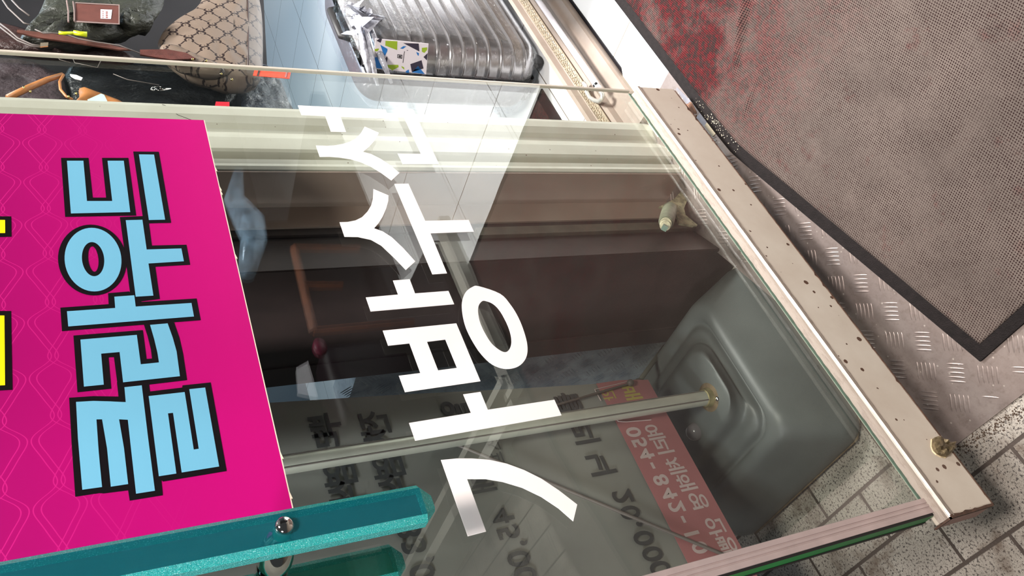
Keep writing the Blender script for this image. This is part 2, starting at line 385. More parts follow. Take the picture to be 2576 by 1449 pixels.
# ------------------------------------------------------------------ the setting
bm = bmesh.new(); box(bm, -2.5, 1.25, -3.2, 3.2, -.08, 0.0); tag(mesh_obj('floor', bm, M['pavers']), 'speckled grey pavement of small pavers outside the shop', 'pavement', kind='structure')
bm = bmesh.new(); box(bm, 1.25, 6.2, -3.2, 3.2, -.08, .09); tag(mesh_obj('floor_interior', bm, M['tile']), 'glossy white tiled floor inside the shop doorway', 'tiled floor', kind='structure')
bm = bmesh.new(); box(bm, 6.2, 6.3, -3.2, 3.2, -.08, 3.4); tag(mesh_obj('wall_back', bm, simple('shop_back_wall', lin(120, 128, 134), .6)), 'grey back wall far inside the shop', 'wall', kind='structure')
bm = bmesh.new(); box(bm, 1.25, 6.3, 3.2, 3.3, -.08, 3.4); tag(mesh_obj('wall_side', bm, simple('shop_side_wall', lin(96, 104, 112), .6)), 'side wall of the shop behind the bags', 'wall', kind='structure')
bm = bmesh.new(); box(bm, 1.25, 6.3, -3.2, 3.3, 3.4, 3.48); tag(mesh_obj('ceiling', bm, simple('ceiling_paint', lin(190, 190, 190), .7)), 'plain ceiling inside the shop', 'ceiling', kind='structure')
# tread-plate ramp
X0, SL, XT, ZT = .320, .135, .985, .0898
def zr(x): return max(0.0, min(SL * (x - X0), ZT))
def rampplate():
    bm = bmesh.new()
    top = [(.324, .066), (1.0, .198), (1.25, .205), (1.25, -1.25), (1.0, -1.25), (.30, -1.25)]
    quads = [[(.324, .066), (XT, .195), (XT, -1.25), (.300, -1.25)], [(XT, .195), (1.25, .205), (1.25, -1.25), (XT, -1.25)]]
    for q in quads:
        A = [bm.verts.new((x, y, zr(x) + .003)) for x, y in q]; B = [bm.verts.new((x, y, max(-.001, zr(x) - .002))) for x, y in q]
        bm.faces.new(A); bm.faces.new(B[::-1])
        for i in range(4): bm.faces.new((A[i], B[i], B[(i + 1) % 4], A[(i + 1) % 4]))
    # back skirt closing the wedge
    for (x0, y0), (x1, y1) in (((.324, .0655), (XT, .1945)), ((XT, .1945), (1.25, .2045))):
        bm.faces.new([bm.verts.new(p) for p in ((x0, y0, 0), (x1, y1, 0), (x1, y1, zr(x1)), (x0, y0, zr(x0)))])
    return bm
def tread_bars(bm, frame, u0, u1, v0, v1, inside, pitch=.0705, L=.030, W=.0036, H=.0014, mi=0):
    """clusters of five lens-shaped bars in two alternating directions"""
    nu = int((u1 - u0) / pitch * 2) + 1; nv = int((v1 - v0) / pitch * 2) + 1
    for i in range(nu):
        for j in range(nv):
            if (i + j) % 2: continue
            ang = math.radians(135 if i % 2 else 45); cu, cv = u0 + i * pitch / 2, v0 + j * pitch / 2
            dx, dy = math.cos(ang), math.sin(ang)
            for k in range(-2, 3):
                ou, ov = cu - dy * k * .0072, cv + dx * k * .0072
                if not inside(ou, ov): continue
                ring = []
                for q in range(10):
                    tt = -1 + 2 * q / 9; wd = W / 2 * math.sqrt(max(0.0, 1 - tt * tt)) ** 1.2 + .0001
                    ring.append((tt, wd))
                lo = [bm.verts.new(frame(ou + dx * L / 2 * t_ - dy * w_, ov + dy * L / 2 * t_ + dx * w_, 0)) for t_, w_ in ring]
                hi = [bm.verts.new(frame(ou + dx * L / 2 * t_, ov + dy * L / 2 * t_, H * (1 - t_ * t_) ** .5)) for t_, w_ in ring]
                ro = [bm.verts.new(frame(ou + dx * L / 2 * t_ + dy * w_, ov + dy * L / 2 * t_ - dx * w_, 0)) for t_, w_ in ring]
                for q in range(9):
                    for f_ in (bm.faces.new((lo[q], lo[q + 1], hi[q + 1], hi[q])), bm.faces.new((hi[q], hi[q + 1], ro[q + 1], ro[q]))): f_.smooth = True; f_.material_index = mi
bm = rampplate()
ca, sa = math.cos(math.radians(4)), math.sin(math.radians(4))
def rf(u, v, h):
    x = .616 + (u * ca - v * sa); y = -.018 + (u * sa + v * ca); return (x, y, zr(x) + .003 + h)
def rin(u, v):
    x, y, z = rf(u, v, 0); yb = .066 + (x - .324) * .19
    return x > .345 and x < 1.19 and y < yb - .02 and y > -.62
tread_bars(bm, rf, -.0705 * 8, .0705 * 12, -.0705 * 10, .0705 * 5, rin)
ramp = mesh_obj('entrance_ramp', bm, M['tread']); tag(ramp, 'sloping silvery tread plate ramp up to the doorway, beneath the mat', 'ramp')

# ------------------------------------------------------------------ entrance mat
def mat_object():
    root = empty('entrance_mat', (.9, -.5, .03), 'dusty grey-brown woven mat, faded red near the doorway, with black hem', 'mat')
    # back edge control: x -> y ; front edge ; ends
    def yb(x):
        if x < .98: return -.079 + (x - .395) * (.070 / .585)
        return -.009 - (x - .98) * .012
    def yf(x): return -1.03
    NXm, NYm = 260, 150
    def P(s, t):
        x = .393 + s * (1.672 - .393); yy = yb(x) + t * (yf(x) - yb(x))
        z0 = SL * (x - X0)
        zz = min(z0, ZT)
        if abs(x - XT) < .08: zz -= SL * (.08 - abs(x - XT)) ** 2 / .32   # rounded crest
        wr = .0022 * math.sin(x * 17 + yy * 9) * math.sin(yy * 21 + 1.3) + .0015 * math.sin(x * 41 - yy * 13)
        wr *= min(1, t * 8) * 0.8
        d = (x - 1.12) * .83 + (yy + .20) * .56; q = (x - 1.12) * -.56 + (yy + .20) * .83
        wr += .015 * math.exp(-(d / .010) ** 2) * math.exp(-(q / .07) ** 2)                     # the standing crease
        d2 = (x - 1.01) * .95 + (yy + .11) * .3; q2 = (x - 1.01) * -.3 + (yy + .11) * .95
        wr += .006 * math.exp(-(d2 / .006) ** 2) * math.exp(-(q2 / .03) ** 2)
        return Vector((x, yy, max(zz, .0) + .0095 + max(wr, -.002)))
    body, hem = bmesh.new(), bmesh.new()
    Hs, Ht = .019 / (1.672 - .393), .024
    def sheet(bm_, s0, s1, t0, t1, ns, nt, lift=0.0, th=.0035):
        g = [[P(s0 + (s1 - s0) * i / ns, t0 + (t1 - t0) * j / nt) + Vector((0, 0, lift)) for j in range(nt + 1)] for i in range(ns + 1)]
        V = [[bm_.verts.new(p) for p in r] for r in g]; Wv = [[bm_.verts.new(p - Vector((0, 0, th))) for p in r] for r in g]
        for i in range(ns):
            for j in range(nt):
                bm_.faces.new((V[i][j], V[i + 1][j], V[i + 1][j + 1], V[i][j + 1]))
        for i in range(ns):
            bm_.faces.new((V[i][0], Wv[i][0], Wv[i + 1][0], V[i + 1][0])); bm_.faces.new((V[i][nt], V[i + 1][nt], Wv[i + 1][nt], Wv[i][nt]))
        for j in range(nt):
            bm_.faces.new((V[0][j], V[0][j + 1], Wv[0][j + 1], Wv[0][j])); bm_.faces.new((V[ns][j], Wv[ns][j], Wv[ns][j + 1], V[ns][j + 1]))
    sheet(body, Hs, 1 - Hs, Ht, 1 - Ht, NXm, NYm)
    sheet(hem, 0, 1, 0, Ht, 200, 3, -.0008); sheet(hem, 0, 1, 1 - Ht, 1, 60, 3, -.0008)
    sheet(hem, 0, Hs, Ht, 1 - Ht, 3, 60, -.0008); sheet(hem, 1 - Hs, 1, Ht, 1 - Ht, 3, 60, -.0008)
    tag(mesh_obj('woven_pile', body, M['mat'], root, True), 'dusty woven pile, red near the doorway')
    tag(mesh_obj('hem', hem, M['ghem'], root, True, 40), 'black stitched hem')
    return root
mat_object()

# ------------------------------------------------------------------ the open glass door
DX0, DX1 = .216, 1.180
door = empty('door_1', (.70, 0, .18), 'open clear glass shop door with cream bottom rail and white lettering', 'door', kind='structure')
bm = bmesh.new(); box(bm, DX0 + .004, DX1, .0, .009, .20, 2.15); mesh_obj('glass_pane', bm, M['glass'], door)
bm = bmesh.new(); box(bm, .200, 1.166, -.022, .0095, .137, .2285, .0022, 2, 0)
rail = tag(mesh_obj('bottom_rail', bm, M['rail'], door), 'cream painted bottom rail with small chips')
bm = bmesh.new()
L = []
for i in range(161):
    x = .1995 + (1.1665 - .1995) * i / 160; j1 = random.uniform(-.0006, .0006); j2 = random.uniform(-.0009, .0009)
    L.append([(x, -.0228, .2240 + j2), (x, -.0224, .2296), (x, -.0195, .2312 + j1), (x, -.016, .2298), (x, -.006, .2302 + j1), (x, -.0012, .2335 + j1), (x, -.0006, .2290), (x, -.010, .2270)])
loft(bm, L); bm.normal_update()
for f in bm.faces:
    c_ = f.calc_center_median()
    if c_.z > .2300 and c_.y < -.0175: f.material_index = 1  # highlight along the ridge painted in as a lighter material
tag(mesh_obj('glazing_bead', bm, [M['peel'], simple('ridge_highlight_white', lin(206, 198, 188), .25, 0, .12, 60)], door, True, 35), 'peeling white bead along the top of the rail')
bm = bmesh.new(); box(bm, .222, 1.170, -.0011, .0002, .2285, .2385); tag(mesh_obj('refraction_line', bm, M['refraction'], door), 'thin green line where the glass sits in the rail')  # strip added to paint in the green refraction line of the glass
bm = bmesh.new()                                     # ragged brown line where paint stops, round the free end and lower edge
pts = []
for i in range(121):
    x = .1985 + (1.160 - .1985) * i / 120; pts.append((x, -.0226, .1375 + abs(random.gauss(0, .0009)) + (.004 if random.random() < .03 else 0)))
for p, q in zip(pts, pts[1:]): prism(bm, [(p[0], -.0226, .136), (q[0], -.0226, .136), q, p], (0, .001, 0))
e = []
for i in range(15):
    z = .1365 + (.231 - .1365) * i / 14; e.append((.1985 + abs(random.gauss(0, .0012)) + .0012, -.0227, z))
for p, q in zip(e, e[1:]): prism(bm, [(.1985, -.0227, p[2]), (.1985, -.0227, q[2]), q, p], (0, .001, 0))
mesh_obj('chipped_edge', bm, M['chipedge'], door)
bm = bmesh.new(); prism(bm, [(.1990, -.021, .139), (.1990, .012, .139), (.1990, .012, .222), (.1990, -.020, .226)], (-.0012, 0, 0))
box(bm, .1965, .1992, -.0226, -.018, .1375, .2300, 0, 1, 1); box(bm, .1965, .1992, -.022, .013, .2260, .2300, 0, 1, 1)
tag(mesh_obj('rail_end_cap', bm, [M['redcap'], M['chipedge']], door), 'reddish end cap framed in brown')
# grooved trim up the free edge and the green edge outside it
prof = [(.2155, -.004), (.2225, -.004), (.2232, -.0028), (.2245, -.0028), (.2252, -.004), (.2285, -.004), (.2292, -.0028), (.2305, -.0028), (.2312, -.004), (.2375, -.004), (.2385, -.002), (.2385, -.0002), (.2155, -.0002)]
bm = bmesh.new(); prism(bm, [(x, y, .229) for x, y in prof], (0, 0, 1.92)); tag(mesh_obj('edge_trim', bm, M['trim'], door), 'pinkish grey grooved metal trim')
bm = bmesh.new(); box(bm, .2125, .2160, -.0012, .0250, .229, 2.15); tag(mesh_obj('edge_strip', bm, M['green'], door), 'dark green edge strip')
bm = bmesh.new(); box(bm, .2118, .2128, .0190, .0262, .229, 2.15); box(bm, .2122, .2156, -.0022, -.0013, .229, 2.15); mesh_obj('edge_seal', bm, M['black'], door)
bm = bmesh.new(); box(bm, 1.1812, 1.1845, -.0008, .0060, .229, 2.15); tag(mesh_obj('hinge_edge_seal', bm, simple('pale_seal', lin(206, 196, 182), .4), door), 'thin pale seal on the hinge edge')
# white cut-vinyl letters, outlines in the plane of the glass
def r7(pts): return [(700 + x / 3.0833, 230 + y / 3.0833) for x, y in pts]
def r8(pts): return [(850 + x / 2.0708, 680 + y / 2.0708) for x, y in pts]
def onpane(pts, y=-.0006): return [at(u, v, 1, y) for u, v in pts]
LET = [
 [r7([(153,108),(832,140),(862,212),(484,197),(526,314),(409,311),(366,191),(181,182)]),
  r7([(944,133),(1047,139),(1246,563),(966,563),(927,482),(1108,484)]),
  r7([(670,272),(780,320),(768,350),(745,385),(705,430),(657,468),(720,485),(790,520),(870,572),(940,632),(878,690),(800,632),(720,583),(640,548),(560,525),(480,512),(400,506),(322,507),(293,419),(380,422),(440,418),(500,407),(550,392),(600,365),(640,325)])],
 [r7([(738,756),(855,806),(853,850),(838,905),(810,970),(778,1022),(743,1061),(810,1085),(880,1130),(970,1215),(1063,1318),(990,1384),(900,1290),(800,1195),(720,1150),(620,1128),(514,1126),(476,1014),(540,1012),(600,1000),(650,975),(692,932),(720,885),(735,830)]),
  r7([(901,717),(1010,715),(1140,1003),(1477,996),(1517,1087),(1181,1100),(1309,1410),(1196,1418)])],
 [r8([(287,53),(374,46),(402,120),(576,107),(606,176),(171,214),(146,141),(314,126)]), 'B', 'O'],
 [r8([(653,646),(743,633),(781,726),(1128,674),(1165,755),(403,887),(371,795),(694,742)]),
  r8([(537,988),(620,980),(700,980),(790,987),(880,1007),(970,1040),(1060,1085),(1150,1145),(1247,1220),(1226,1307),(1150,1240),(1060,1180),(960,1132),(860,1102),(770,1087),(673,1087),(772,1360),(677,1385)])]]
def circ(pts):  # Catmull-Rom round a closed outline
    out = []; n = len(pts)
    for i in range(n):
        p0, p1, p2, p3 = (Vector(pts[(i + k) % n]) for k in (-1, 0, 1, 2))
        for k in range(4):
            t = k / 4; out.append(tuple(.5 * ((2 * p1) + (p2 - p0) * t + (2 * p0 - 5 * p1 + 4 * p2 - p3) * t * t + (3 * p1 - p0 - 3 * p2 + p3) * t ** 3)))
    return out
for grp in LET:
    bm = bmesh.new()
    for q in grp:
        if q == 'B':
            o_ = [(234,314),(617,276),(743,577),(350,634),(318,549),(430,535),(373,380),(262,392)]
            for piece in ([(234,314),(617,276),(560,360),(464,372),(373,380),(262,392)], [(617,276),(743,577),(621,508),(560,360)], [(743,577),(350,634),(318,549),(430,535),(522,521),(621,508)], [(373,380),(464,372),(522,521),(430,535)]):
                prism(bm, onpane(r8(piece)), (0, .0005, 0))
        elif q == 'O':
            out = [(735,83),(700,87),(665,115),(647,165),(650,230),(668,300),(705,375),(750,440),(805,490),(865,512),(920,508),(960,485),(984,445),(987,390),(970,320),(940,245),(900,180),(845,122)]
            inn = [(765,158),(748,163),(734,183),(730,210),(735,250),(746,285),(765,325),(790,367),(815,395),(850,420),(875,426),(893,412),(903,385),(903,350),(892,305),(870,255),(840,205),(805,172)]
            ring_prism(bm, onpane(r8(circ(out))), onpane(r8(circ(inn))), (0, .0005, 0))
        else: prism(bm, onpane(q), (0, .0005, 0))
    mesh_obj('vinyl_letter', bm, M['vinyl'], door)
# pull handle: two faceted acrylic bars on chrome stand-offs through the glass
def abar(x0, x1, y0, y1, z0, z1, ch, facem):
    body, edge = bmesh.new(), bmesh.new()
    sec = [(x0 + ch, y0), (x1 - ch, y0), (x1, y0 + ch), (x1, y1 - ch), (x1 - ch, y1), (x0 + ch, y1), (x0, y1 - ch), (x0, y0 + ch)]
    def ring(s, z):
        cx_, cy_ = (x0 + x1) / 2, (y0 + y1) / 2
        return [(cx_ + (x - cx_) * s, cy_ + (y - cy_) * s, z) for x, y in sec]
    loft(body, [ring(.45, z0), ring(1, z0 + .012), ring(1, z1)], mi=0)
    body.normal_update()
    for f in body.faces:
        n = f.normal; c_ = f.calc_center_median()
        if abs(n.z) > .2 or (abs(n.x) > .3 and abs(n.y) > .3) or n.x < -.5: f.material_index = 1
    return body
bm = abar(.3235, .3645, -.075, -.052, .955, 1.60, .006, None); out_bar = mesh_obj('pull_bar', bm, [M['acr'], M['acredge']], door); tag(out_bar, 'teal translucent bar on the near side')
bm = abar(.3235, .3645, .055, .078, .955, 1.60, .006, None); inb = mesh_obj('pull_bar', bm, [M['acrg'], M['acredge']], door); tag(inb, 'green-teal translucent bar behind the glass')
zk = 1.104
bm = bmesh.new(); lathe(bm, (.345, -.0005, zk), (0, -1, 0), [(0, .0155), (.004, .0170), (.018, .0170), (.024, .0165), (.032, .0155), (.042, .0125), (.048, .009), (.0515, .0085)], 32); mesh_obj('standoff', bm, M['chrome'], door, True, 50)
bm = bmesh.new(); lathe(bm, (.345, -.0515, zk), (0, -1, 0), [(0, .0085), (.024, .0085)], 24); tag(mesh_obj('standoff_bolt', bm, simple('teal_lit_bolt', lin(0, 150, 130), .3, .4), door, True, 50), 'bolt seen through the teal bar')
bm = bmesh.new(); sphere(bm, (.345, -.0765, zk), .0088, 28, (1, .75, 1)); mesh_obj('cap_nut', bm, M['chrome'], door, True)
bm = bmesh.new(); lathe(bm, (.345, .0095, zk), (0, 1, 0), [(0, .0155), (.020, .0165), (.034, .0140), (.0455, .0085)], 32); mesh_obj('standoff', bm, M['chrome'], door, True, 50)
# broken brown lump stuck on the rail
lump = empty('metal_fragment', (.294, -.0225, .150), 'rough brown broken lump stuck to the lower edge of the rail', 'fragment')
bm = bmesh.new(); 
q = [(2344,1106),(2352,1104),(2364,1105),(2374,1112),(2384,1118),(2398,1121),(2401,1128),(2394,1136),(2386,1144),(2378,1151),(2366,1149),(2355,1143),(2347,1135),(2343,1124)]
A_ = onpane(q, -.0224); cc = sum(A_, Vector()) / len(A_)
loft(bm, [A_, [p + Vector((0, -.006 - .002 * math.sin(i * 2.1), 0)) for i, p in enumerate(A_)], [cc + (p - cc) * (.72 + .1 * math.sin(i * 1.7)) + Vector((0, -.010 - .003 * math.sin(i * 2.7), 0)) for i, p in enumerate(A_)], [cc + (p - cc) * .35 + Vector((0, -.007 - .003 * math.cos(i), 0)) for i, p in enumerate(A_)]])
mesh_obj('shell', bm, simple('brown_broken_metal', lin(112, 98, 72), .45, .35, .35, 120, .8, 260), lump, True, 30)
bm = bmesh.new(); loft(bm, [[cc + (p - cc) * 1.08 + Vector((0, .0012, 0)) for p in A_], [cc + (p - cc) * 1.05 + Vector((0, -.0012, 0)) for p in A_]]); mesh_obj('glue_rim', bm, simple('pale_glue', lin(206, 186, 150), .6, 0, .2, 200), lump)

# ------------------------------------------------------------------ magenta sign board
sign = empty('sign_board', (.71, -.0065, 1.077), 'magenta advertising board with sky blue lettering fixed to the glass door', 'sign')
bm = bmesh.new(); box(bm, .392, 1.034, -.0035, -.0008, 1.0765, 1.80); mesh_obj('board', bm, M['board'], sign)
bm = bmesh.new(); pts = [(x, 1.0765) for x in [.392 + i * (1.034 - .392) / 80 for i in range(81)]]
for p, q in zip(pts, pts[1:]):
    prism(bm, [(p[0], -.0008, 1.0752 - (.0016 if random.random() < .07 else 0)), (q[0], -.0008, 1.0752), (q[0], -.0008, 1.0767), (p[0], -.0008, 1.0767)], (0, -.0026, 0))
tag(mesh_obj('board_core_edge', bm, simple('pale_foam_core', lin(238, 214, 196), .6), sign), 'pale chipped lower edge of the board')
def r4(pts): return [(x / 3.6229, 200 + y / 3.6229) for x, y in pts]
def r5(pts): return [(x / 3.6229, 600 + y / 3.6229) for x, y in pts]
def r6(pts): return [(x / 3.6229, 950 + y / 3.6229) for x, y in pts]
def ell(cx_, cy_, ax, ay, sh=0.0, n=56): return [(cx_ + ax * math.cos(2 * math.pi * i / n) + sh * math.sin(2 * math.pi * i / n), cy_ + ay * math.sin(2 * math.pi * i / n)) for i in range(n)]
BLK = [r4([(556,714),(806,714),(845,1076),(967,1076),(929,714),(1169,714),(1241,1240),(594,1252)]), r4([(1214,656),(1447,658),(1559,1306),(1310,1312)]),
 [(301.4,546),(372,543),(382,617.5),(469,615.5),(478.3,666),(390.5,671),(402,752),(341,760),(330,757)],
 r5([(985,498),(1175,482),(1240,530),(1290,577),(1791,546),(1829,744),(565,844),(550,630),(990,598)]),
 r5([(669,884),(1301,834),(1335,1098),(1385,1093),(1375,1010),(1345,890),(1305,765),(1587,765),(1635,905),(1668,1050),(1704,1290),(1075,1365),(1038,1080),(988,1083),(1013,1368),(706,1401)]),
 r6([(630,183),(850,168),(1080,172),(1065,40),(1355,40),(1375,200),(1440,640),(1483,1072),(1182,1121),(1168,1027),(945,1055),(905,1052),(686,1085),(655,640)]),
 r6([(1330,130),(1660,90),(1663,70),(1919,43),(2065,851),(1485,947),(1440,900)]),
 r4([(-260,1247),(101,1247),(104,1432),(-260,1440)]), r5([(-260,660),(99,660),(112,1378),(-260,1400)])]
CYN = [r4([(610,740),(760,740),(793,1107),(1023,1107),(980,740),(1128,740),(1187,1208),(646,1220)]), r4([(1266,682),(1404,684),(1505,1277),(1357,1280)]),
 [(316.3,553.9),(358.3,552.8),(369,627.6),(456.3,624.8),(462.6,657.1),(373.5,662.7),(385.9,743.5),(341.4,746.3)],
 r5([(1042,530),(1224,517),(1237,620),(1745,587),(1768,710),(622,801),(610,663),(1050,633)]),
 r5([(733,921),(1247,878),(1283,1146),(1449,1129),(1435,1040),(1405,915),(1368,787),(1528,773),(1575,905),(1610,1030),(1640,1254),(1122,1310),(1090,1034),(922,1049),(946,1331),(765,1349)]),
 r6([(693,221),(850,212),(1000,216),(1146,223),(1134,87),(1292,70),(1350,550),(1412,1030),(1240,1057),(1200,700),(1165,383),(1085,379),(1130,640),(1168,969),(1010,993),(975,640),(930,379),(879,380),(900,680),(930,996),(750,1021),(710,550)]),
 r6([(1355,168),(1683,131),(1766,655),(1812,648),(1725,105),(1870,90),(1997,809),(1656,864),(1577,320),(1531,325),(1607,873),(1448,898)])]
YEL = [r4([(-260,1276),(46,1280),(47,1398),(-260,1405)]), r5([(-260,696),(40,702),(46,1336),(-260,1352)])]
bm = bmesh.new()
for i, q in enumerate(BLK): prism(bm, onpane(q, -.0038 - i * .00002), (0, .00015, 0))
ring_prism(bm, onpane(ell(232, 654, 86, 89, 4), -.0040), onpane(ell(234.5, 651.5, 13, 32, 3), -.0040), (0, .00015, 0))
mesh_obj('letter_outline', bm, M['blackv'], sign)
for i, q in enumerate(CYN + ['ring']):
    bm = bmesh.new()
    if q == 'ring': ring_prism(bm, onpane(ell(234, 653, 71.5, 80, 3.5), -.0043), onpane(ell(234.2, 651.8, 28, 43, 3), -.0043), (0, .00015, 0))
    else: prism(bm, onpane(q, -.0043), (0, .00015, 0))
    mesh_obj('blue_letter_stroke', bm, M['cyan'], sign)
for q in YEL:
    bm = bmesh.new(); prism(bm, onpane(q, -.0043), (0, .00015, 0)); mesh_obj('yellow_letter_stroke', bm, M['yellow'], sign)

# ------------------------------------------------------------------ door frame post, sill, cladding
bm = bmesh.new()
pr_ = [(1.2325, .118), (1.222, .115), (1.204, .115), (1.189, .120), (1.181, .126), (1.173, .127), (1.158, .120), (1.146, .116), (1.117, .116), (1.112, .119), (1.111, .134), (1.097, .134), (1.096, .122), (1.092, .118), (1.082, .119), (1.074, .117), (1.0675, .119), (1.0655, .16), (1.0655, .24), (1.2325, .24)]
prism(bm, [(x, y, .0) for x, y in pr_], (0, 0, 2.6))
post = tag(mesh_obj('trim_1', bm, M['cream']), 'cream grooved door frame post behind the open glass door', 'door frame', kind='structure')
bm = bmesh.new()
cr = [(408,263),(416,266),(424,272),(431,277),(437,283),(449,290),(463,295),(476,300),(489,304)]
tube(bm, [at(u, v, 1, .1158) + Vector((0, -.0002, 0)) for u, v in cr], .0004, 6); tag(mesh_obj('hairline_crack', bm, M['blackv'], post), 'fine wandering crack')
FB = .164; FBX = .882
def wline(x): return FB + (x - FBX) * .20
bm = bmesh.new(); prism(bm, [(1.14, wline(1.14), 0), (1.0, wline(1.0), 0), (1.0, .30, 0), (1.14, .30, 0)], (0, 0, 2.6))
box(bm, 1.0625, 1.0655, .1205, .24, 0, 2.6)
tag(mesh_obj('wall_panel_pale', bm, M['taupe']), 'taupe painted strip of wall beside the cream door frame post', 'wall panel', kind='structure')
bm = bmesh.new()
prism(bm, [(1.0, wline(1.0) + .004, 0), (.9815, wline(.98) + .004, 0), (.9800, wline(.98) + .010, 0), (.9700, wline(.97) + .008, 0), (FBX, FB, 0), (FBX, .4735, 0), (1.0, .4735, 0)], (0, 0, 2.6))
prism(bm, [(FBX - .002, .166, 0), (FBX - .002, .172, 0), (FBX, .172, 0), (FBX, .166, 0)], (0, 0, 2.6))
prism(bm, [(FBX - .003, .4200, 0), (FBX - .003, .4735, 0), (FBX, .4735, 0), (FBX, .4200, 0)], (0, 0, 2.6))
tag(mesh_obj('wall_cladding', bm, M['brown']), 'dark brown clad corner of the shopfront behind the glass', 'cladding', kind='structure')
bm = bmesh.new(); box(bm, .955, .975, wline(.96) - .004, wline(.96) + .01, .05, .60); mesh_obj('trim_2', bm, simple('greenish_brown_strip', lin(84, 76, 66), .6, 0, .2, 25)); bpy.data.objects['trim_2']['kind'] = 'structure'; tag(bpy.data.objects['trim_2'], 'narrow dull strip on the brown cladding', 'trim')
# tread plate kerb box further along
bm = bmesh.new(); box(bm, .905, .99, .474, .66, .0, .78)
def kf(u, v, h): return (.905 - h, .56 + u, .36 + v)
tread_bars(bm, kf, -.0705 * 2, .0705 * 2, -.0705 * 6, .0705 * 6, lambda u, v: abs(u) < .08, .0705)
tag(mesh_obj('tread_plate_panel', bm, M['tread_blue']), 'dull blue-grey tread plate panel beyond the brown cladding', 'metal panel', kind='structure')
# sill with embossed strip and pull rod
sill = empty('partition_sill', (1.7, .16, .09), 'cream painted sill with an embossed scroll strip on the shop floor', 'sill')
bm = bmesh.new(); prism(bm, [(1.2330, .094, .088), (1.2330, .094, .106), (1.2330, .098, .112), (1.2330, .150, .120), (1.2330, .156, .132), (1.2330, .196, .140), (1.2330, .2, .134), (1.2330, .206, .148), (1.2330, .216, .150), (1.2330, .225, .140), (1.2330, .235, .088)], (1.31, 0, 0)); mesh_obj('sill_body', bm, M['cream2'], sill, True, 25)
bm = bmesh.new(); x = 1.245
box(bm, 1.2335, 2.54, .166, .192, .1375, .1405)
k = 0
while x < 2.4:
    for s_ in (-1, 1):
        pts = []; 
        for t in range(13):
            an = t / 12 * math.pi * 1.9; r_ = .0075 * (1 - t / 17); pts.append((x + s_ * .0045 + r_ * math.cos(an + k), .179 + s_ * .004 + r_ * math.sin(an + k) * .9, .1415))
        tube(bm, pts, .0013, 5)
    x += .0145; k += 1.3
tag(mesh_obj('embossed_strip', bm, simple('yellowed_emboss', lin(160, 146, 126), .4, 0, .12, 90), sill, True), 'embossed scroll strip')
bm = bmesh.new(); box(bm, 1.2335, 2.54, .087, .096, .0895, .094); mesh_obj('joint_line', bm, M['blackv'], sill)
rod = empty('pull_rod', (1.38, .125, .14), 'white enamelled rod with a bright hooked end lying along the cream sill', 'rod')
bm = bmesh.new(); tube(bm, [(1.372, .127, .152), (2.6, .127, .152)], .0075, 16); mesh_obj('shaft', bm, M['white'], rod, True, 50)
bm = bmesh.new(); hk = [at(u, v, 2, .150) for u, v in [(1473,216),(1476,232),(1484,246),(1496,253),(1508,255),(1515,247),(1516,238),(1509,231)]]
tube(bm, [hk[0] + Vector((.012, 0, 0))] + hk, [.0052] * 5 + [.0055, .0058, .0055, .004], 14); tag(mesh_obj('hook', bm, simple('bright_hook_metal', lin(214, 212, 206), .28, .6), rod, True), 'bright metal hooked end')
bm = bmesh.new(); lathe(bm, (1.385, .127, .152), (-1, 0, 0), [(0, .0085), (.008, .0085)], 20); mesh_obj('ferrule', bm, M['chrome'], rod, True, 50)
bm = bmesh.new(); prism(bm, [(1.345, .1145, .083), (1.18, .1145, .083), (1.16, .078, .083), (1.40, .080, .083)], (0, 0, .013)); tag(mesh_obj('threshold_slab', bm, simple('speckled_white_terrazzo', lin(224, 220, 206), .5, 0, .16, 240)), 'small worn white speckled slab between the glass door and the sill', 'slab')
# pivot hardware beside the rail
piv = empty('floor_pivot', (1.14, 0, .08), 'steel pivot plate with a rusty gap beside the cream rail', 'pivot')
def floorpoly(px, z): return [at(u, v, 2, z) for u, v in px]
bm = bmesh.new(); prism(bm, floorpoly([(1700,224),(1704,220),(1738,255),(1728,262)], .094), (0, 0, -.01)); mesh_obj('steel_plate', bm, simple('brushed_grey_steel', lin(158, 154, 160), .35, .6, .08, 60), piv); bm = bmesh.new(); prism(bm, floorpoly([(1752,296),(1762,280),(1778,308),(1772,318)], .094), (0, 0, -.01)); mesh_obj('steel_plate', bm, simple('brushed_grey_steel', lin(158, 154, 160), .35, .6, .08, 60), piv)
bm = bmesh.new(); prism(bm, floorpoly([(1724,262),(1738,255),(1752,282),(1752,300)], .0935), (0, 0, -.01)); mesh_obj('rusty_bush', bm, simple('brown_bush', lin(140, 100, 78), .6, .2, .35, 120, .5, 300), piv)
bm = bmesh.new(); prism(bm, floorpoly([(1772,316),(1778,308),(1802,334),(1792,344)], .0945), (0, 0, -.01)); mesh_obj('pale_shim', bm, simple('cream_shim', lin(226, 216, 190), .5), piv)
# door stop on the brown cladding
stop = empty('door_stop', (.93, .13, .20), 'grey-green cylindrical stop with a square bolt on the brown cladding behind the glass', 'door stop')
s0 = at(1683, 533, 1, .148); s1 = at(1671, 577, 1, .095); ax = (s1 - s0)
GS = simple('grey_green_cast_metal', lin(128, 132, 112), .45, .25, .2, 60, .3, 200)
bm = bmesh.new(); lathe(bm, s0 + ax * -.15, ax, [(0, .016), (ax.length * .72, .0155), (ax.length * .80, .013)], 24); mesh_obj('barrel', bm, GS, stop, True, 40)
bm = bmesh.new(); lathe(bm, s0 + ax * .66, ax, [(0, .0112), (.003, .0118), (.0045, .0112)], 24); lathe(bm, s0 + ax * .78, ax, [(0, .0100), (.0025, .0108), (.004, .0100)], 24); tag(mesh_obj('washer', bm, simple('dirty_cream_washer', lin(204, 196, 168), .6, 0, .25, 150), stop, True, 50), 'dirty cream washers')
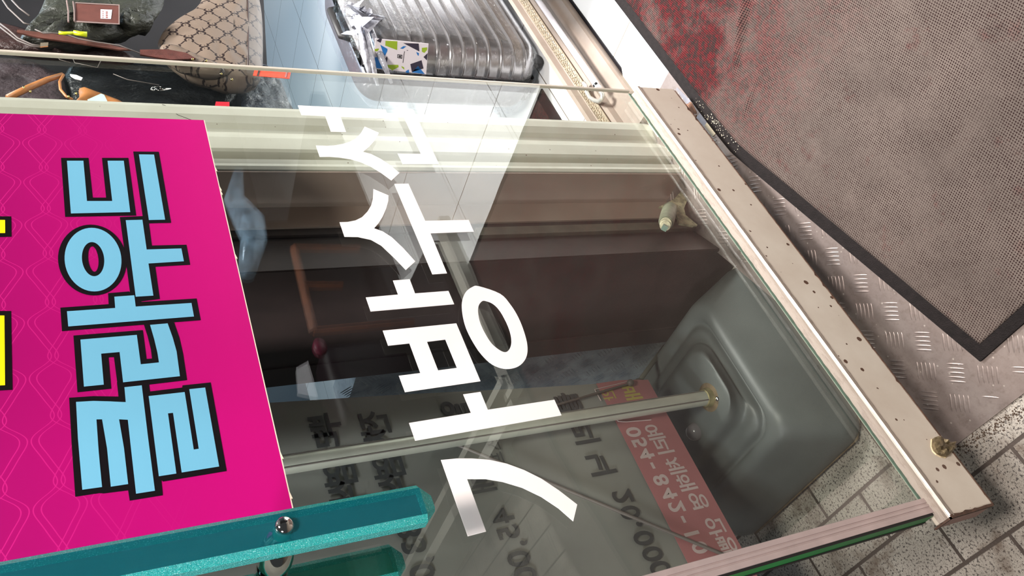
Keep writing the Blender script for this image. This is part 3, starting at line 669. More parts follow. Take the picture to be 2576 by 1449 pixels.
bm = bmesh.new(); e_ = s0 + ax * .88; lathe(bm, e_, ax, [(0, .0075), (.011, .0072)], 4); tag(mesh_obj('square_bolt', bm, simple('green_bolt', lin(118, 140, 128), .4, .4), stop), 'square greenish bolt head')
bm = bmesh.new(); gx = [at(u, v, 1, .155) for u, v in [(1656,524),(1672,516),(1694,504),(1712,484),(1722,462),(1736,450),(1742,470),(1730,500),(1718,528),(1722,545),(1752,570),(1742,572),(1706,566),(1698,540),(1680,530)]]
prism(bm, gx, (0, -.005, 0)); tag(mesh_obj('grimy_bracket', bm, simple('grimy_bracket_paint', lin(150, 142, 116), .7, 0, .4, 90, .8, 160), stop), 'grimy irregular bracket')
# shop window on the other side of the doorway (seen mirrored in the door glass)
WF = M['cream']
for i, (xa, xb) in enumerate(((1.10, 1.14), (1.20, 1.225))):
    bm = bmesh.new(); box(bm, xa, xb, -3.0, -1.05, .0, .15); o = mesh_obj('trim_%d' % (3 + i), bm, WF); o['kind'] = 'structure'; tag(o, ('outer' if i == 0 else 'inner') + ' cream bottom rail of the far shop window', 'window frame')
bm = bmesh.new(); box(bm, 1.17, 1.9, -1.10, -1.04, .0, .13); o = mesh_obj('trim_5', bm, WF); o['kind'] = 'structure'; tag(o, 'cream sill along the far side of the doorway', 'sill')
bm = bmesh.new(); prism(bm, [(1.26, -2.5, .088), (3.4, -2.5, .088), (3.4, -1.62, .088), (1.92, -1.55, .088), (1.86, -1.12, .088), (1.26, -1.12, .088)], (0, 0, .07)); o = mesh_obj('reflection_blocker', bm, M['dark']); o['kind'] = 'structure'; tag(o, 'added unseen low dark block on the far side of the doorway', 'blocker')  # unseen block added to darken the floor reflected in the door glass
bm = bmesh.new(); box(bm, 1.45, 3.4, -2.6, -2.5, 0, 2.6); o = mesh_obj('wall_display', bm, M['dark']); o['kind'] = 'structure'; tag(o, 'dark display wall on the far side of the doorway', 'wall')

# ------------------------------------------------------------------ weighted stand and pole
PB = Vector((.612, .287, 0))
base = empty('weighted_base', (.645, .385, 0), 'grey moulded plastic weighted base standing on the pavement behind the glass', 'stand base')
def sq(cx_, cy_, hx, hy, r, z, n=9): return [(x, y, z) for x, y in rrect(cx_, cy_, hx, hy, r, n)]
BC = (.648, .396)
bm = bmesh.new(); loops = []
HX, HY = .215, .226
for s, z, r, mx in ((.985, 0, .05, 0), (1.0, .010, .055, 0), (1.0, .036, .055, 0), (.975, .048, .055, 0), (.94, .062, .055, 0), (.80, .128, .05, 0), (.775, .138, .05, 0), (.73, .145, .045, 0), (.67, .146, .045, 0), (.635, .141, .045, .1), (.61, .140, .045, .1), (.585, .148, .045, .15), (.55, .156, .04, .2), (.47, .160, .05, .3), (.42, .163, .05, .5), (.39, .175, .05, .6), (.36, .190, .05, .75), (.31, .199, .045, .9), (.20, .203, .03, 1), (.10, .205, .015, 1)):
    cx_ = BC[0] + (PB.x - BC[0]) * mx; cy_ = BC[1] + (PB.y - BC[1]) * mx
    if mx >= .6: cy_ += .012 * (1 - mx) ; 
    rr = min(r, HX * s * .9)
    loops.append(sq(cx_ + (.014 if .4 < mx < .95 else 0), cy_ + (.026 if .4 < mx < .95 else 0), HX * s * (1.06 if mx > .4 else 1), HY * s * (1.24 if mx > .4 else 1), rr, z))
loft(bm, loops)
bo = mesh_obj('moulded_shell', bm, M['base'], base, True)
mo = bo.modifiers.new('sub', 'SUBSURF'); mo.levels = 1; mo.render_levels = 1
bm = bmesh.new(); tube(bm, [(BC[0] - HX + .03, BC[1] - HY - .003 + .01, .011), (BC[0] - HX - .001 + .004, BC[1] - HY + .04, .011), (BC[0] - HX + .001, BC[1] + HY - .05, .011)], .0035, 8); mesh_obj('grime_line', bm, M['dirt'], base, True)
bm = bmesh.new(); lathe(bm, (PB.x, PB.y, .2015), (0, 0, 1), [(0, .030), (.0030, .028), (.0040, .022)], 28); tag(mesh_obj('stained_collar', bm, M['dirt'], base, True), 'brown stain round the pole socket')
c0 = at(1741, 1085, 2, .205)
bm = bmesh.new(); lathe(bm, c0 + Vector((0, 0, -.02)), (-.25, -.2, 1), [(0, .019), (.016, .0185), (.028, .015), (.034, .008)], 24); tag(mesh_obj('filler_plug', bm, M['clearcap'], base, True, 50), 'round smoky filler plug')
bm = bmesh.new(); lathe(bm, c0 + Vector((.004, .012, -.028)), (-.1, -.1, 1), [(0, .030), (.012, .028), (.017, .023)], 28); mesh_obj('plug_collar', bm, M['base'], base, True, 50)
pole = empty('stand_pole', (PB.x, PB.y, .20), 'dull aluminium pole rising from the grey weighted base', 'pole')
bm = bmesh.new(); lathe(bm, (PB.x, PB.y, .20), (0, 0, 1), [(0, .0145), (1.95, .0145)], 32); mesh_obj('tube', bm, M['pole'], pole, True, 40)
bm = bmesh.new(); tube(bm, [(PB.x - .0105, PB.y - .0102, .20), (PB.x - .0105, PB.y - .0102, 2.15)], .0012, 6); tube(bm, [(PB.x + .0080, PB.y - .0122, .20), (PB.x + .008, PB.y - .0122, 2.15)], .0009, 6); mesh_obj('groove_line', bm, M['rod'], pole)
bm = bmesh.new(); lathe(bm, (PB.x, PB.y, .198), (0, 0, 1), [(0, .019), (.010, .019), (.013, .0165), (.018, .0165), (.019, .0145)], 32); tag(mesh_obj('collar', bm, simple('tarnished_collar', lin(150, 140, 104), .4, .6, .2, 80), pole, True, 40), 'tarnished brass-coloured collar')
bm = bmesh.new(); sphere(bm, (PB.x - .016, PB.y - .018, .203), .0055, 16); mesh_obj('screw', bm, M['chrome'], pole, True)
# ------------------------------------------------------------------ banner on an X frame
ban = empty('banner', (.40, .32, .29), 'whitish banner with rose strip seen from behind, its writing reversed, behind the glass', 'banner')
BX0, BX1, BZ0 = .06, .69, .288
def bx1(z): return .690 + (z - .311) * .08
NB = 40
bm = bmesh.new(); rows = []
for j in range(61):
    z = BZ0 + (1.95 - BZ0) * j / 60; rows.append([(BX0 + (bx1(z) - BX0) * i / NB, .3215 + .0016 * math.sin(i * .33 + z * 9) * math.sin(z * 5 + 1), z) for i in range(NB + 1)])
for off in (0, .0006):
    V = [[bm.verts.new((x, y + off, z)) for x, y, z in r] for r in rows]
    for j in range(60):
        for i in range(NB): bm.faces.new((V[j][i], V[j][i + 1], V[j + 1][i + 1], V[j + 1][i]))
mesh_obj('sheet', bm, M['banner'], ban, True)
bm = bmesh.new(); prism(bm, [(BX0, .3193, BZ0), (.689, .3193, BZ0), (.697, .3193, .352), (.6965, .3193, .405), (BX0, .3193, .405)], (0, -.0004, 0)); tag(mesh_obj('rose_strip', bm, M['bannerpink'], ban), 'faded rose strip along the bottom')
def glyph0(bm, s, px, size, bold=.0, y=.3186, tilt=0, zrow=None):
    p = at(px[0], px[1], 1, y)
    if zrow: p.z = zrow
    Mx = Matrix.Translation(p) @ Matrix(((-1, 0, 0, 0), (0, 0, 1, 0), (0, 1, 0, 0), (0, 0, 0, 1))) @ Matrix.Rotation(tilt, 4, 'Z')
    add_text(bm, s, size, Mx, bold)
A8 = lambda x, y: (680 + x / 2.9033, 950 + y / 2.9033)
B8 = lambda x, y: (1200 + x / 2.9043, 950 + y / 2.9043)
def glyph(bm_or, s, *a_, **k_):
    b2 = bmesh.new(); glyph0(b2, s, *a_, **k_); mesh_obj('printed_character', b2, bm_or, ban)
dk = M['bannertext']; HG = .055
for s, p, zz in (('뿌', A8(410, 350), .922), ('리', A8(430, 480), .922), ('염', A8(515, 690), .921), ('색', A8(540, 850), .921), ('전', A8(755, 330), .845), ('체', A8(815, 470), .845), ('염', A8(860, 640), .844), ('색', A8(890, 800), .844),
                 ('일', A8(1355, 245), .700), ('클', B8(655, 190), .482), ('리', B8(790, 405), .479), ('닉', B8(915, 630), .477)):
    glyph(dk, s, p, HG, .0012, zrow=zz)
for s, p, z in (('매', (1212, 1213), None),): glyph(dk, s, p, .046, .001)
for s, p in (('스', (1242, 1118)), ('프', (1252, 1152))): glyph(dk, s, p, .026, .0005)
for s, p, zz in (('3', A8(1040, 1115), .842), ('3', A8(1050, 1235), .842), ('0', A8(1120, 1420), .842), ('4', B8(205, 1005), .689), ('5', B8(235, 1130), .689), ('0', B8(315, 1320), .689), ('0', B8(360, 1440), .689),
                 ('2', B8(1060, 870), .465), ('0', B8(1120, 985), .465), ('0', B8(1225, 1170), .463), ('0', B8(1290, 1285), .461), ('0', B8(1355, 1390), .460)):
    glyph(dk, s, p, .052, .0010, zrow=zz)
for p in (A8(1170, 1325), B8(345, 1205), B8(1190, 1068)): glyph(dk, ',', p, .05, .001)
lt = M['bannerwhite']
for s, p in zip('054-842-10', [B8(1130, 400), B8(1185, 475), B8(1240, 555), B8(1295, 640), B8(1355, 745), B8(1430, 840), B8(1480, 940), B8(1530, 1030), B8(1605, 1130), B8(1690, 1225)]): glyph(lt, s, p, .042, .0011, zrow=.3795 - (p[0] - 1590) * .00006)
for s, p in zip('예리체해영안빵', [B8(1300, 395), B8(1370, 500), B8(1450, 640), B8(1540, 760), B8(1645, 890), B8(1770, 1080), B8(1850, 1220)]): glyph(lt, s, p, .040, .0007, zrow=.337 - (p[0] - 1648) * .00012)
for pl_ in ([(1545, 1052), (1556, 1060), (1575, 1061), (1638, 1056)], [(1578, 960), (1496, 980), (1512, 1008)]):
    bm = bmesh.new(); tube(bm, [at(u, v, 1, .3185) for u, v in pl_], .0009, 5); mesh_obj('printed_line', bm, M['bannerwhite'], ban)
yl = bmesh.new(); prism(yl, [at(u, v, 1, .3187) for u, v in [(1597, 1036), (1630, 1032), (1632, 1040), (1600, 1044)]], (0, -.0003, 0)); mesh_obj('printed_line', yl, M['banneryellow'], ban); glyph(M['banneryellow'], '안', B8(960, 125), .030, .0005); glyph(M['banneryellow'], '배', B8(1130, 110), .040, .001)
xf = empty('banner_stand', (.62, .313, .75), 'thin grey rods of the stand that stretches the banner, crossing behind the glass', 'stand')
hub = at(1110, 1108, 1, .306)
def armo(px0, px1, y0, y1, r, nm='rod'):
    bm = bmesh.new(); tube(bm, [at(px0[0], px0[1], 1, y0), at((px0[0] + px1[0]) / 2, (px0[1] + px1[1]) / 2, 1, (y0 + y1) / 2), at(px1[0], px1[1], 1, y1)], r, 10); mesh_obj(nm, bm, M['rod'], xf, True, 50)
armo((1120, 1106), (1822, 1396), .305, .314, .0030); armo((1110, 1104), (1580, 966), .311, .314, .0022)
bm = bmesh.new(); prism(bm, [at(u, v, 1, .309) for u, v in [(1093, 1110), (1104, 1100), (1120, 1096), (1222, 1076), (1270, 1080), (1262, 1098), (1200, 1112), (1120, 1104), (1106, 1114)]], (0, -.004, 0)); tag(mesh_obj('hub_bracket', bm, simple('brown_hub', lin(78, 60, 52), .6), xf), 'dark brown hub bracket')
bm = bmesh.new(); sphere(bm, at(1586, 963, 1, .312), .007, 16); mesh_obj('corner_knob', bm, M['rod'], xf, True)
hose = empty('bent_steel_strut', (.80, .50, .25), 'thin dull strut between the grey base and the tread plate panel', 'strut')
bm = bmesh.new(); p_ = [at(1606, 962, 1, .40), at(1640, 915, 1, .42), at(1672, 872, 1, .44)]; tube(bm, p_, .005, 10); mesh_obj('strut_rod', bm, simple('greenish_steel', lin(120, 122, 112), .5, .4), hose, True)
bm = bmesh.new(); sphere(bm, p_[0], .009, 14); mesh_obj('strut_joint', bm, M['rod'], hose, True)

# ------------------------------------------------------------------ things inside the shop
WRAP = mat_wrap()
CASE = simple('silver_grey_moulded_shell', lin(150, 146, 144), .26, .7, .05, 12)
CASE2 = simple('plain_silver_shell', lin(84, 84, 90), .36, .3, .04, 10)
def suitcase(name, x0, x1, y0, y1, z0, z1, label, flip=False, group=None):
    root = empty(name, ((x0 + x1) / 2, (y0 + y1) / 2, .09), label, 'suitcase', group)
    ym = y0 + (y1 - y0) * (.55 if flip else .45)
    def S(ya, yb, far_r, rib):   # shell from the zip (ya) to its outer face (yb)
        bm = bmesh.new(); loops = []; n = 170; zt = z1; r = .055
        for j in range(n + 1):
            z = z0 + (z1 - z0) * j / n; e = min(z - z0, z1 - z); inset = 0.0
            if e < r: inset = r - math.sqrt(max(0, r * r - (r - e) ** 2))
            if e == 0: inset = r * .9
            bul = 0.0
            if rib and .05 < z - z0 and z1 - z > .055: bul = .0055 * max(0, math.cos((z - z0 - .05) / .036 * 2 * math.pi)) ** 8
            sgn = 1 if yb > ya else -1; pts = [(x0 + inset, ya)]
            w_ = abs(yb - ya) - inset * .6
            for k in range(11):
                t = math.pi / 2 * k / 10; pts.append((x0 + inset + far_r - (far_r + bul) * math.cos(t) , ya + sgn * (w_ - far_r + (far_r + bul) * math.sin(t))))
            for k in range(11):
                t = math.pi / 2 * (1 - k / 10); pts.append((x1 - inset - far_r + (far_r + bul) * math.cos(t), ya + sgn * (w_ - far_r + (far_r + bul) * math.sin(t))))
            pts.append((x1 - inset, ya)); loops.append([(x, y, z) for x, y in pts])
        loft(bm, loops); return bm
    ribbed = (ym + .008, y1) if flip else (ym - .008, y0); plain = (ym - .008, y0) if flip else (ym + .008, y1)
    mesh_obj('ribbed_shell', S(ribbed[0], ribbed[1], .07, True), CASE, root, True)
    mesh_obj('plain_shell', S(plain[0], plain[1], .05, False), CASE2, root, True)
    bm = bmesh.new(); box(bm, x0 + .003, x1 - .003, ym - .009, ym + .009, z0 + .004, z1 - .004, .02, 3); tag(mesh_obj('zip_band', bm, M['black'], root, True, 40), 'black zip band')
    for wx in (x0 + .05, x1 - .05):
        for wy in (y0 + .045, y1 - .04):
            bm = bmesh.new(); lathe(bm, (wx, wy - .012, z0 - .0), (0, 1, 0), [(0, .018), (.004, .024), (.020, .024), (.024, .018)], 20); mesh_obj('wheel', bm, M['black'], root, True, 40)
    bm = bmesh.new(); tube(bm, [((x0 + x1) / 2 - .07, (y0 + y1) / 2, z1 - .004), ((x0 + x1) / 2 - .06, (y0 + y1) / 2, z1 + .02), ((x0 + x1) / 2 + .06, (y0 + y1) / 2, z1 + .02), ((x0 + x1) / 2 + .07, (y0 + y1) / 2, z1 - .004)], .009, 10); mesh_obj('carry_handle', bm, M['black'], root, True)
    # loose plastic wrap
    bm = bmesh.new(); loops = []
    for j in range(41):
        z = z0 - .012 + (z1 - z0 + .03) * j / 40; e = min(z - z0 + .012, z1 + .018 - z); ins = 0 if e > .05 else (.05 - e) * .8
        pts = []
        for i, (x, y) in enumerate(rrect((x0 + x1) / 2, (y0 + y1) / 2, (x1 - x0) / 2 + .010 - ins, (y1 - y0) / 2 + .010 - ins, .045, 10)):
            d = .006 * math.sin(i * 1.9 + j * .7) * math.sin(i * .7 - j * .35) ; cx_, cy_ = x - (x0 + x1) / 2, y - (y0 + y1) / 2; L_ = math.hypot(cx_, cy_)
            pts.append((x + cx_ / L_ * d, y + cy_ / L_ * d, z))
        loops.append(pts)
    loft(bm, loops); tag(mesh_obj('plastic_wrap', bm, WRAP, root, True), 'clear crinkled plastic wrap')
    return root
sc1 = suitcase('suitcase', 1.672, 2.14, .245, .435, .112, .592, 'mirror image of a silver-grey ribbed suitcase in clear plastic with a patterned card, beyond the sill')  # mirror image of the near suitcase, built as a solid
# knotted plastic on its top corner
bm = bmesh.new()
kc = at(905, 48, 1, .225)
for i in range(16):
    a_ = i * 2.399; r1 = .035 + .015 * math.sin(i * 1.7); d = Vector((math.cos(a_), math.sin(a_) * .8, math.sin(i * 1.3) * .6)).normalized(); s_ = d.orthogonal().normalized()
    p0 = kc; n_ = 7; La, Lb = [], []
    for k in range(n_):
        t = k / (n_ - 1); wv = .004 + .016 * t; p = p0 + d * (r1 * t) + Vector((0, 0, .012 * math.sin(t * 6 + i))); La.append(bm.verts.new(p + s_ * wv)); Lb.append(bm.verts.new(p - s_ * wv + d.cross(s_) * .006 * math.sin(t * 9)))
    for k in range(n_ - 1): bm.faces.new((La[k], La[k + 1], Lb[k + 1], Lb[k]))
KN = simple('bunched_plastic', lin(176, 178, 188), .15, .2, .35, 60, 1.0, 90)
for u0, v0, u1, v1 in ((915, 60, 950, 215), (925, 50, 985, 210), (905, 70, 935, 205), (930, 40, 1010, 60), (900, 20, 945, 60), (880, 10, 920, 40)):
    P0, P1 = at(u0, v0, 1, .228), at(u1, v1, 1, .300); mid = (P0 + P1) / 2 + Vector((-.012, -.005, .005)); tube(bm, [P0, mid, P1], [.006, .010, .004], 8)
tag(mesh_obj('plastic_knot', bm, KN, sc1, True), 'mirrored bright bunched knot of plastic')
# printed card
card = [at(u, v, 0, 1.652) for u, v in [(944, 97), (1078, 110), (1072, 187), (940, 172)]]
bm = bmesh.new(); prism(bm, card, (.0012, 0, 0)); cardo = tag(mesh_obj('printed_card', bm, simple('white_card', lin(236, 228, 234), .4), sc1), 'mirrored white card with blue, green and dark angular shapes')
def rc(pts): return [at(820 + x / 5.572, y / 5.572, 0, 1.6515) for x, y in pts]
CB, CG, CDk = simple('card_blue', lin(40, 120, 196), .4), simple('card_green', lin(158, 186, 44), .4), simple('card_dark', lin(56, 48, 66), .4)
for nm, mm, polys in (('blue_shape', CB, [[(762,628),(862,685),(860,715),(820,800)], [(672,810),(778,788),(820,970),(672,950)], [(1265,730),(1303,745),(1300,783),(1285,775)], [(1040,680),(1085,648),(1125,650),(1080,685)], [(1118,1000),(1160,975),(1168,1022),(1120,1018)], [(1205,1015),(1290,925),(1385,1038)]]),
                      ('green_shape', CG, [[(835,572),(1000,580),(998,702),(832,640)], [(1345,672),(1420,665),(1418,700),(1380,742),(1345,725)], [(858,910),(1015,910),(1018,940),(930,988),(860,935)], [(1058,925),(1095,945),(1100,978),(1065,950)], [(685,690),(738,680),(742,695),(715,722),(685,715)]]),
                      ('dark_shape', CDk, [[(1085,605),(1300,612),(1310,722),(1200,665)], [(825,830),(858,792),(865,825),(852,882)], [(755,538),(785,548),(765,600),(710,572)], [(1183,900),(1340,845),(1368,960),(1205,1010)], [(1368,800),(1425,745),(1415,848)], [(1128,703),(1155,706),(1140,714)]])):
    for q in polys:
        bm = bmesh.new(); prism(bm, rc(q), (.0003, 0, 0)); mesh_obj(nm, bm, mm, cardo)
bm = bmesh.new(); ring_prism(bm, rc([(1002,762),(1070,770),(1066,826),(1000,812)]), rc([(1008,770),(1062,777),(1058,818),(1006,806)]), (.0003, 0, 0)); 
for q in ([(1020,780),(1032,776),(1034,808),(1020,806)], [(1038,778),(1052,782),(1050,810),(1038,812)], [(1076,880),(1098,720),(1104,722),(1082,882)]): prism(bm, rc(q), (.0003, 0, 0))
mesh_obj('card_emblem', bm, M['blackv'], cardo)
suitcase('suitcase', 1.70, 2.16, -.115, .085, .112, .592, 'plastic-wrapped grey suitcase in front of the cream sill, nearest the entrance mat', True)
# mirror image of the entrance mat corner, built solid past the sill
bm = bmesh.new(); box(bm, 1.40, 1.665, .372, 1.00, .091, .0965); mr = empty('mirrored_mat', (1.5, .75, .09), 'mirror image of the corner of the red mat with black hem, seen beyond the cream sill', 'mat'); mesh_obj('red_pile', bm, M['mat'], mr)
bm = bmesh.new(); box(bm, 1.40, 1.667, .340, .372, .091, .0960); mesh_obj('black_hem', bm, M['ghem'], mr)
# dark display board that the bags hang on; bags are mirror images built solid
DB = [(-60, -160), (655, -160), (672, 170), (738, 275), (742, 330), (-60, 330)]
bm = bmesh.new(); prism(bm, [at(u, v, 1, .80) for u, v in DB], (0, .12, 0)); o = mesh_obj('display_board', bm, M['dark']); o['kind'] = 'structure'; tag(o, 'dark display board behind the mirrored hanging bags', 'display board')
def puff(bm, px, y, depth, mi=0, it=2, bulge=1.0, lump=.0):
    pts = smoothpoly(px, it); P_ = [at(u, v, 1, y) for u, v in pts]; c_ = sum(P_, Vector()) / len(P_); L_ = []
    for s, d in ((.62, 1.0), (.80, .85), (.94, .6), (1.0, .35), (.95, .17), (.84, .05), (.60, -.02 * bulge), (.3, -.05 * bulge)):
        L_.append([Vector((c_.x + (p.x - c_.x) * s, y + depth * d + lump * math.sin(i * .9 + s * 9) * (1 - abs(2 * s - 1.2)), c_.z + (p.z - c_.z) * s)) for i, p in enumerate(P_)])
    loft(bm, L_, mi=mi)
def FAB(n, c, r=.6, b=.8):
    t = NT(n); o = t.coord(scale=(1, 1, .55), rot=(.2, .4, .1)); nz = t.noise(o, 17, 6, .55)
    t.bsdf(t.mix(t.ramp(nz, [(.3, 0.0), (.7, 1.0)]), tuple(x * .6 for x in c[:3]) + (1,), tuple(x * 1.5 for x in c[:3]) + (1,)), r, 0, t.bump(nz, b, .035)); return t.m
bp = empty('backpack', (2.26, .65, .9), 'mirror image of a beige backpack with dark monogram lattice hanging inside the shop', 'backpack')  # mirror image of a backpack, built solid
bm = bmesh.new(); puff(bm, [(520, -60), (600, -70), (652, -50), (664, 10), (666, 90), (664, 165), (648, 184), (600, 188), (555, 178), (500, 162), (440, 138), (402, 100), (395, 68), (440, 30), (500, 0)], .60, .12, lump=.004); mesh_obj('body', bm, M['mono'], bp, True)
bm = bmesh.new(); tube(bm, [at(u, v, 1, .598) for u, v in [(620, -40), (624, 10), (625, 90), (624, 172)]], .0022, 8); mesh_obj('seam_piping', bm, M['brown'], bp, True)
bm = bmesh.new(); puff(bm, [(400, 102), (436, 104), (478, 128), (560, 158), (572, 172), (520, 172), (448, 150), (405, 126)], .585, .05, lump=.003); mesh_obj('side_fold', bm, M['mono'], bp, True)
bm = bmesh.new(); q = [at(u, v, 1, .578) for u, v in [(352, 128), (420, 127), (470, 136), (492, 150), (430, 153), (352, 140)]]; prism(bm, q, (0, -.004, 0)); tag(mesh_obj('leather_strap', bm, simple('oxblood_leather', lin(74, 40, 34), .4, 0, .2, 60, .5, 300), bp), 'mirrored dark oxblood leather strap')
BR = simple('brass', lin(200, 180, 110), .2, 1.0)
for u, v in ((484, 149), (518, 153), (556, 186), (583, 200)):
    bm = bmesh.new(); sphere(bm, at(u, v, 1, .572), .0035, 12); mesh_obj('brass_stud', bm, BR, bp, True)
bm = bmesh.new(); q = [at(u, v, 1, .572) for u, v in [(642, 169), (733, 176), (728, 199), (636, 191)]]; prism(bm, q, (0, -.0015, 0)); ht = tag(mesh_obj('hang_tag', bm, simple('orange_red_card', lin(226, 66, 38), .4), bp), 'mirrored orange-red hang tag')
bm = bmesh.new(); prism(bm, [at(u, v, 1, .5698) for u, v in [(652, 170), (656, 171), (650, 191), (646, 190)]], (0, -.0005, 0)); mesh_obj('tag_band', bm, M['brown'], ht); bm = bmesh.new(); prism(bm, [at(u, v, 1, .5698) for u, v in [(720, 179), (724, 180), (720, 195), (716, 194)]], (0, -.0004, 0)); mesh_obj('pale_print', bm, M['bannerpink'], ht)
g1 = empty('mirrored_olive_bag', (2.25, .66, 1.14), 'mirror image of a crumpled dark olive and black bag hanging above the monogram backpack', 'bag')
OL = FAB('olive_black_fabric', lin(40, 42, 34), .5, .9)
bm = bmesh.new(); puff(bm, [(45, 76), (60, 60), (100, 10), (130, -70), (380, -80), (420, -30), (400, 25), (360, 52), (300, 70), (220, 84), (120, 90), (70, 86)], .585, .07, lump=.012); mesh_obj('body', bm, OL, g1, True)
bm = bmesh.new(); puff(bm, [(300, 20), (340, 15), (390, 30), (384, 52), (330, 60), (296, 50)], .57, .05, lump=.01); mesh_obj('fold', bm, OL, g1, True)
bm = bmesh.new(); q = [at(u, v, 1, .560) for u, v in [(190, 8), (298, 14), (298, 60), (190, 53)]]; prism(bm, q, (0, -.002, 0)); lt_ = tag(mesh_obj('leather_tag', bm, simple('brown_leather_tag', lin(84, 50, 44), .45, 0, .1, 60), g1), 'mirrored brown leather tag with a price sticker')
bm = bmesh.new(); q = [at(u, v, 1, .5575) for u, v in [(253, 24), (282, 25), (279, 48), (253, 47)]]; prism(bm, q, (0, -.0006, 0)); mesh_obj('price_sticker', bm, simple('pale_sticker', lin(222, 208, 212), .5), lt_)
bm = bmesh.new()
for i_ in range(4):
    prism(bm, [at(u, v, 1, .5567) for u, v in [(266, 29 + i_ * 4.5), (271, 29 + i_ * 4.5), (271, 32 + i_ * 4.5), (266, 32 + i_ * 4.5)]], (0, -.0003, 0)); prism(bm, [at(u, v, 1, .5567) for u, v in [(258, 27 + i_ * 5), (260, 27 + i_ * 5), (260, 30 + i_ * 5), (258, 30 + i_ * 5)]], (0, -.0003, 0))
mesh_obj('sticker_print', bm, simple('sticker_ink', lin(120, 70, 66), .5), lt_)
bm = bmesh.new(); ring_prism(bm, [at(u, v, 1, .5576) for u, v in [(187, 6), (301, 12), (301, 62), (187, 56)]], [at(u, v, 1, .5576) for u, v in [(190, 8.5), (298, 14.5), (298, 59.5), (190, 52.5)]], (0, -.0008, 0)); tube(bm, [at(u, v, 1, .556) for u, v in [(168, 2), (172, 28), (172, 56)]], .0022, 8); tube(bm, [at(u, v, 1, .556) for u, v in [(184, 4), (187, 28), (187, 54)]], .0018, 8); mesh_obj('plastic_sleeve', bm, simple('sleeve_glints', lin(120, 104, 100), .15), g1)
bm = bmesh.new(); tube(bm, [at(u, v, 1, .558) for u, v in [(148, 82), (160, 84), (186, 83)]], .0042, 10); tube(bm, [at(u, v, 1, .558) for u, v in [(185, 82), (202, 85), (219, 87)]], [.0062, .0060, .0075], 10); tag(mesh_obj('zip_puller', bm, simple('neon_yellow_plastic', lin(210, 226, 30), .35), g1, True), 'mirrored neon yellow zip puller')
bm = bmesh.new(); tube(bm, [at(u, v, 1, .560) for u, v in [(88, 74), (110, 84), (130, 83), (165, 86), (200, 98), (232, 104), (300, 114), (352, 134)]], .0016, 8); mesh_obj('cord', bm, M['rod'], g1, True)
g2 = empty('mirrored_brown_satchel', (2.1, .66, 1.2), 'mirror image of a dark brown leather satchel edge below the olive bag', 'bag')
bm = bmesh.new(); puff(bm, [(-40, 40), (0, 55), (60, 78), (150, 90), (240, 104), (340, 128), (352, 148), (200, 128), (-40, 112)], .67, .05); mesh_obj('body', bm, FAB('dark_brown_leather', lin(48, 32, 30), .42), g2, True)
bm = bmesh.new(); q = [at(u, v, 1, .584) for u, v in [(44, 78), (120, 86), (210, 100), (330, 128), (300, 128), (200, 112), (100, 98), (42, 84)]]; prism(bm, q, (0, -.004, 0)); mesh_obj('flap_edge', bm, simple('reddish_brown_leather', lin(82, 50, 42), .45, 0, .2, 50), g2)
for i_, pl in enumerate(([(0, -10), (20, 20), (60, 58), (74, 62)], [(-10, 52), (20, 74), (45, 96), (80, 112), (108, 116)], [(-10, 60), (18, 82), (44, 102), (78, 116), (106, 119)], [(22, -8), (48, 20), (74, 40)])):
    bm = bmesh.new(); tube(bm, [at(u, v, 1, .575) for u, v in pl], .0022, 8); mesh_obj('cord', bm, M['rod'], g2, True)
bm = bmesh.new(); prism(bm, [at(u, v, 1, .572) for u, v in [(102, 110), (122, 109), (121, 118), (101, 120)]], (0, -.003, 0)); mesh_obj('metal_end', bm, simple('pale_brass_end', lin(196, 180, 156), .25, .8), g2)
g3 = empty('mirrored_black_backpack', (2.0, .67, .95), 'mirror image of a black nylon backpack with a metal zip puller, directly beneath the monogram backpack', 'backpack')
BK = FAB('black_nylon', lin(26, 28, 30), .38, .8)
bm = bmesh.new(); puff(bm, [(160, 140), (330, 148), (470, 160), (560, 178), (600, 205), (600, 240), (560, 268), (420, 300), (240, 300), (170, 230)], .735, .05, lump=.006); mesh_obj('body', bm, BK, g3, True)
bm = bmesh.new(); ring_prism(bm, [at(u, v, 1, .600) for u, v in [(378, 222), (384, 217), (391, 220), (392, 226), (386, 230), (380, 228)]], [at(u, v, 1, .600) for u, v in [(382, 223), (385, 220), (388, 222), (389, 225), (386, 227), (382, 226)]], (0, -.003, 0))
tube(bm, [at(u, v, 1, .598) for u, v in [(390, 220), (397, 227), (404, 228), (430, 223)]], .0016, 8); tube(bm, [at(u, v, 1, .598) for u, v in [(390, 219), (398, 217), (405, 219), (402, 223), (428, 223)]], .0014, 8); tag(mesh_obj('zip_puller', bm, M['chrome'], g3, True), 'mirrored small bright metal zip puller')
bm = bmesh.new(); prism(bm, [at(u, v, 1, .598) for u, v in [(176, 188), (192, 190), (208, 197), (204, 203), (190, 200), (178, 193)]], (0, -.002, 0)); tag(mesh_obj('white_mark', bm, M['white'], g3), 'mirrored small white curved mark')
for pl in ([(140, 135), (150, 150), (178, 158)], [(181, 142), (188, 158), (245, 170), (255, 150)], [(285, 186), (320, 200), (400, 214)]):
    bm = bmesh.new(); tube(bm, [at(u, v, 1, .602) for u, v in pl], .0012, 6); mesh_obj('seam', bm, M['rod'], g3, True)
g4 = empty('mirrored_tan_handbag', (1.9, .66, 1.18), 'mirror image of a tan leather handbag with a strap and a pale blue label, beside the cream frame post', 'handbag')
TAN = simple('tan_leather', lin(166, 108, 62), .42, 0, .15, 30, .2, 200)
bm = bmesh.new(); puff(bm, [(196, 206), (240, 222), (330, 256), (360, 290), (170, 300), (186, 246), (200, 232)], .63, .06, it=1); mesh_obj('body', bm, TAN, g4, True)
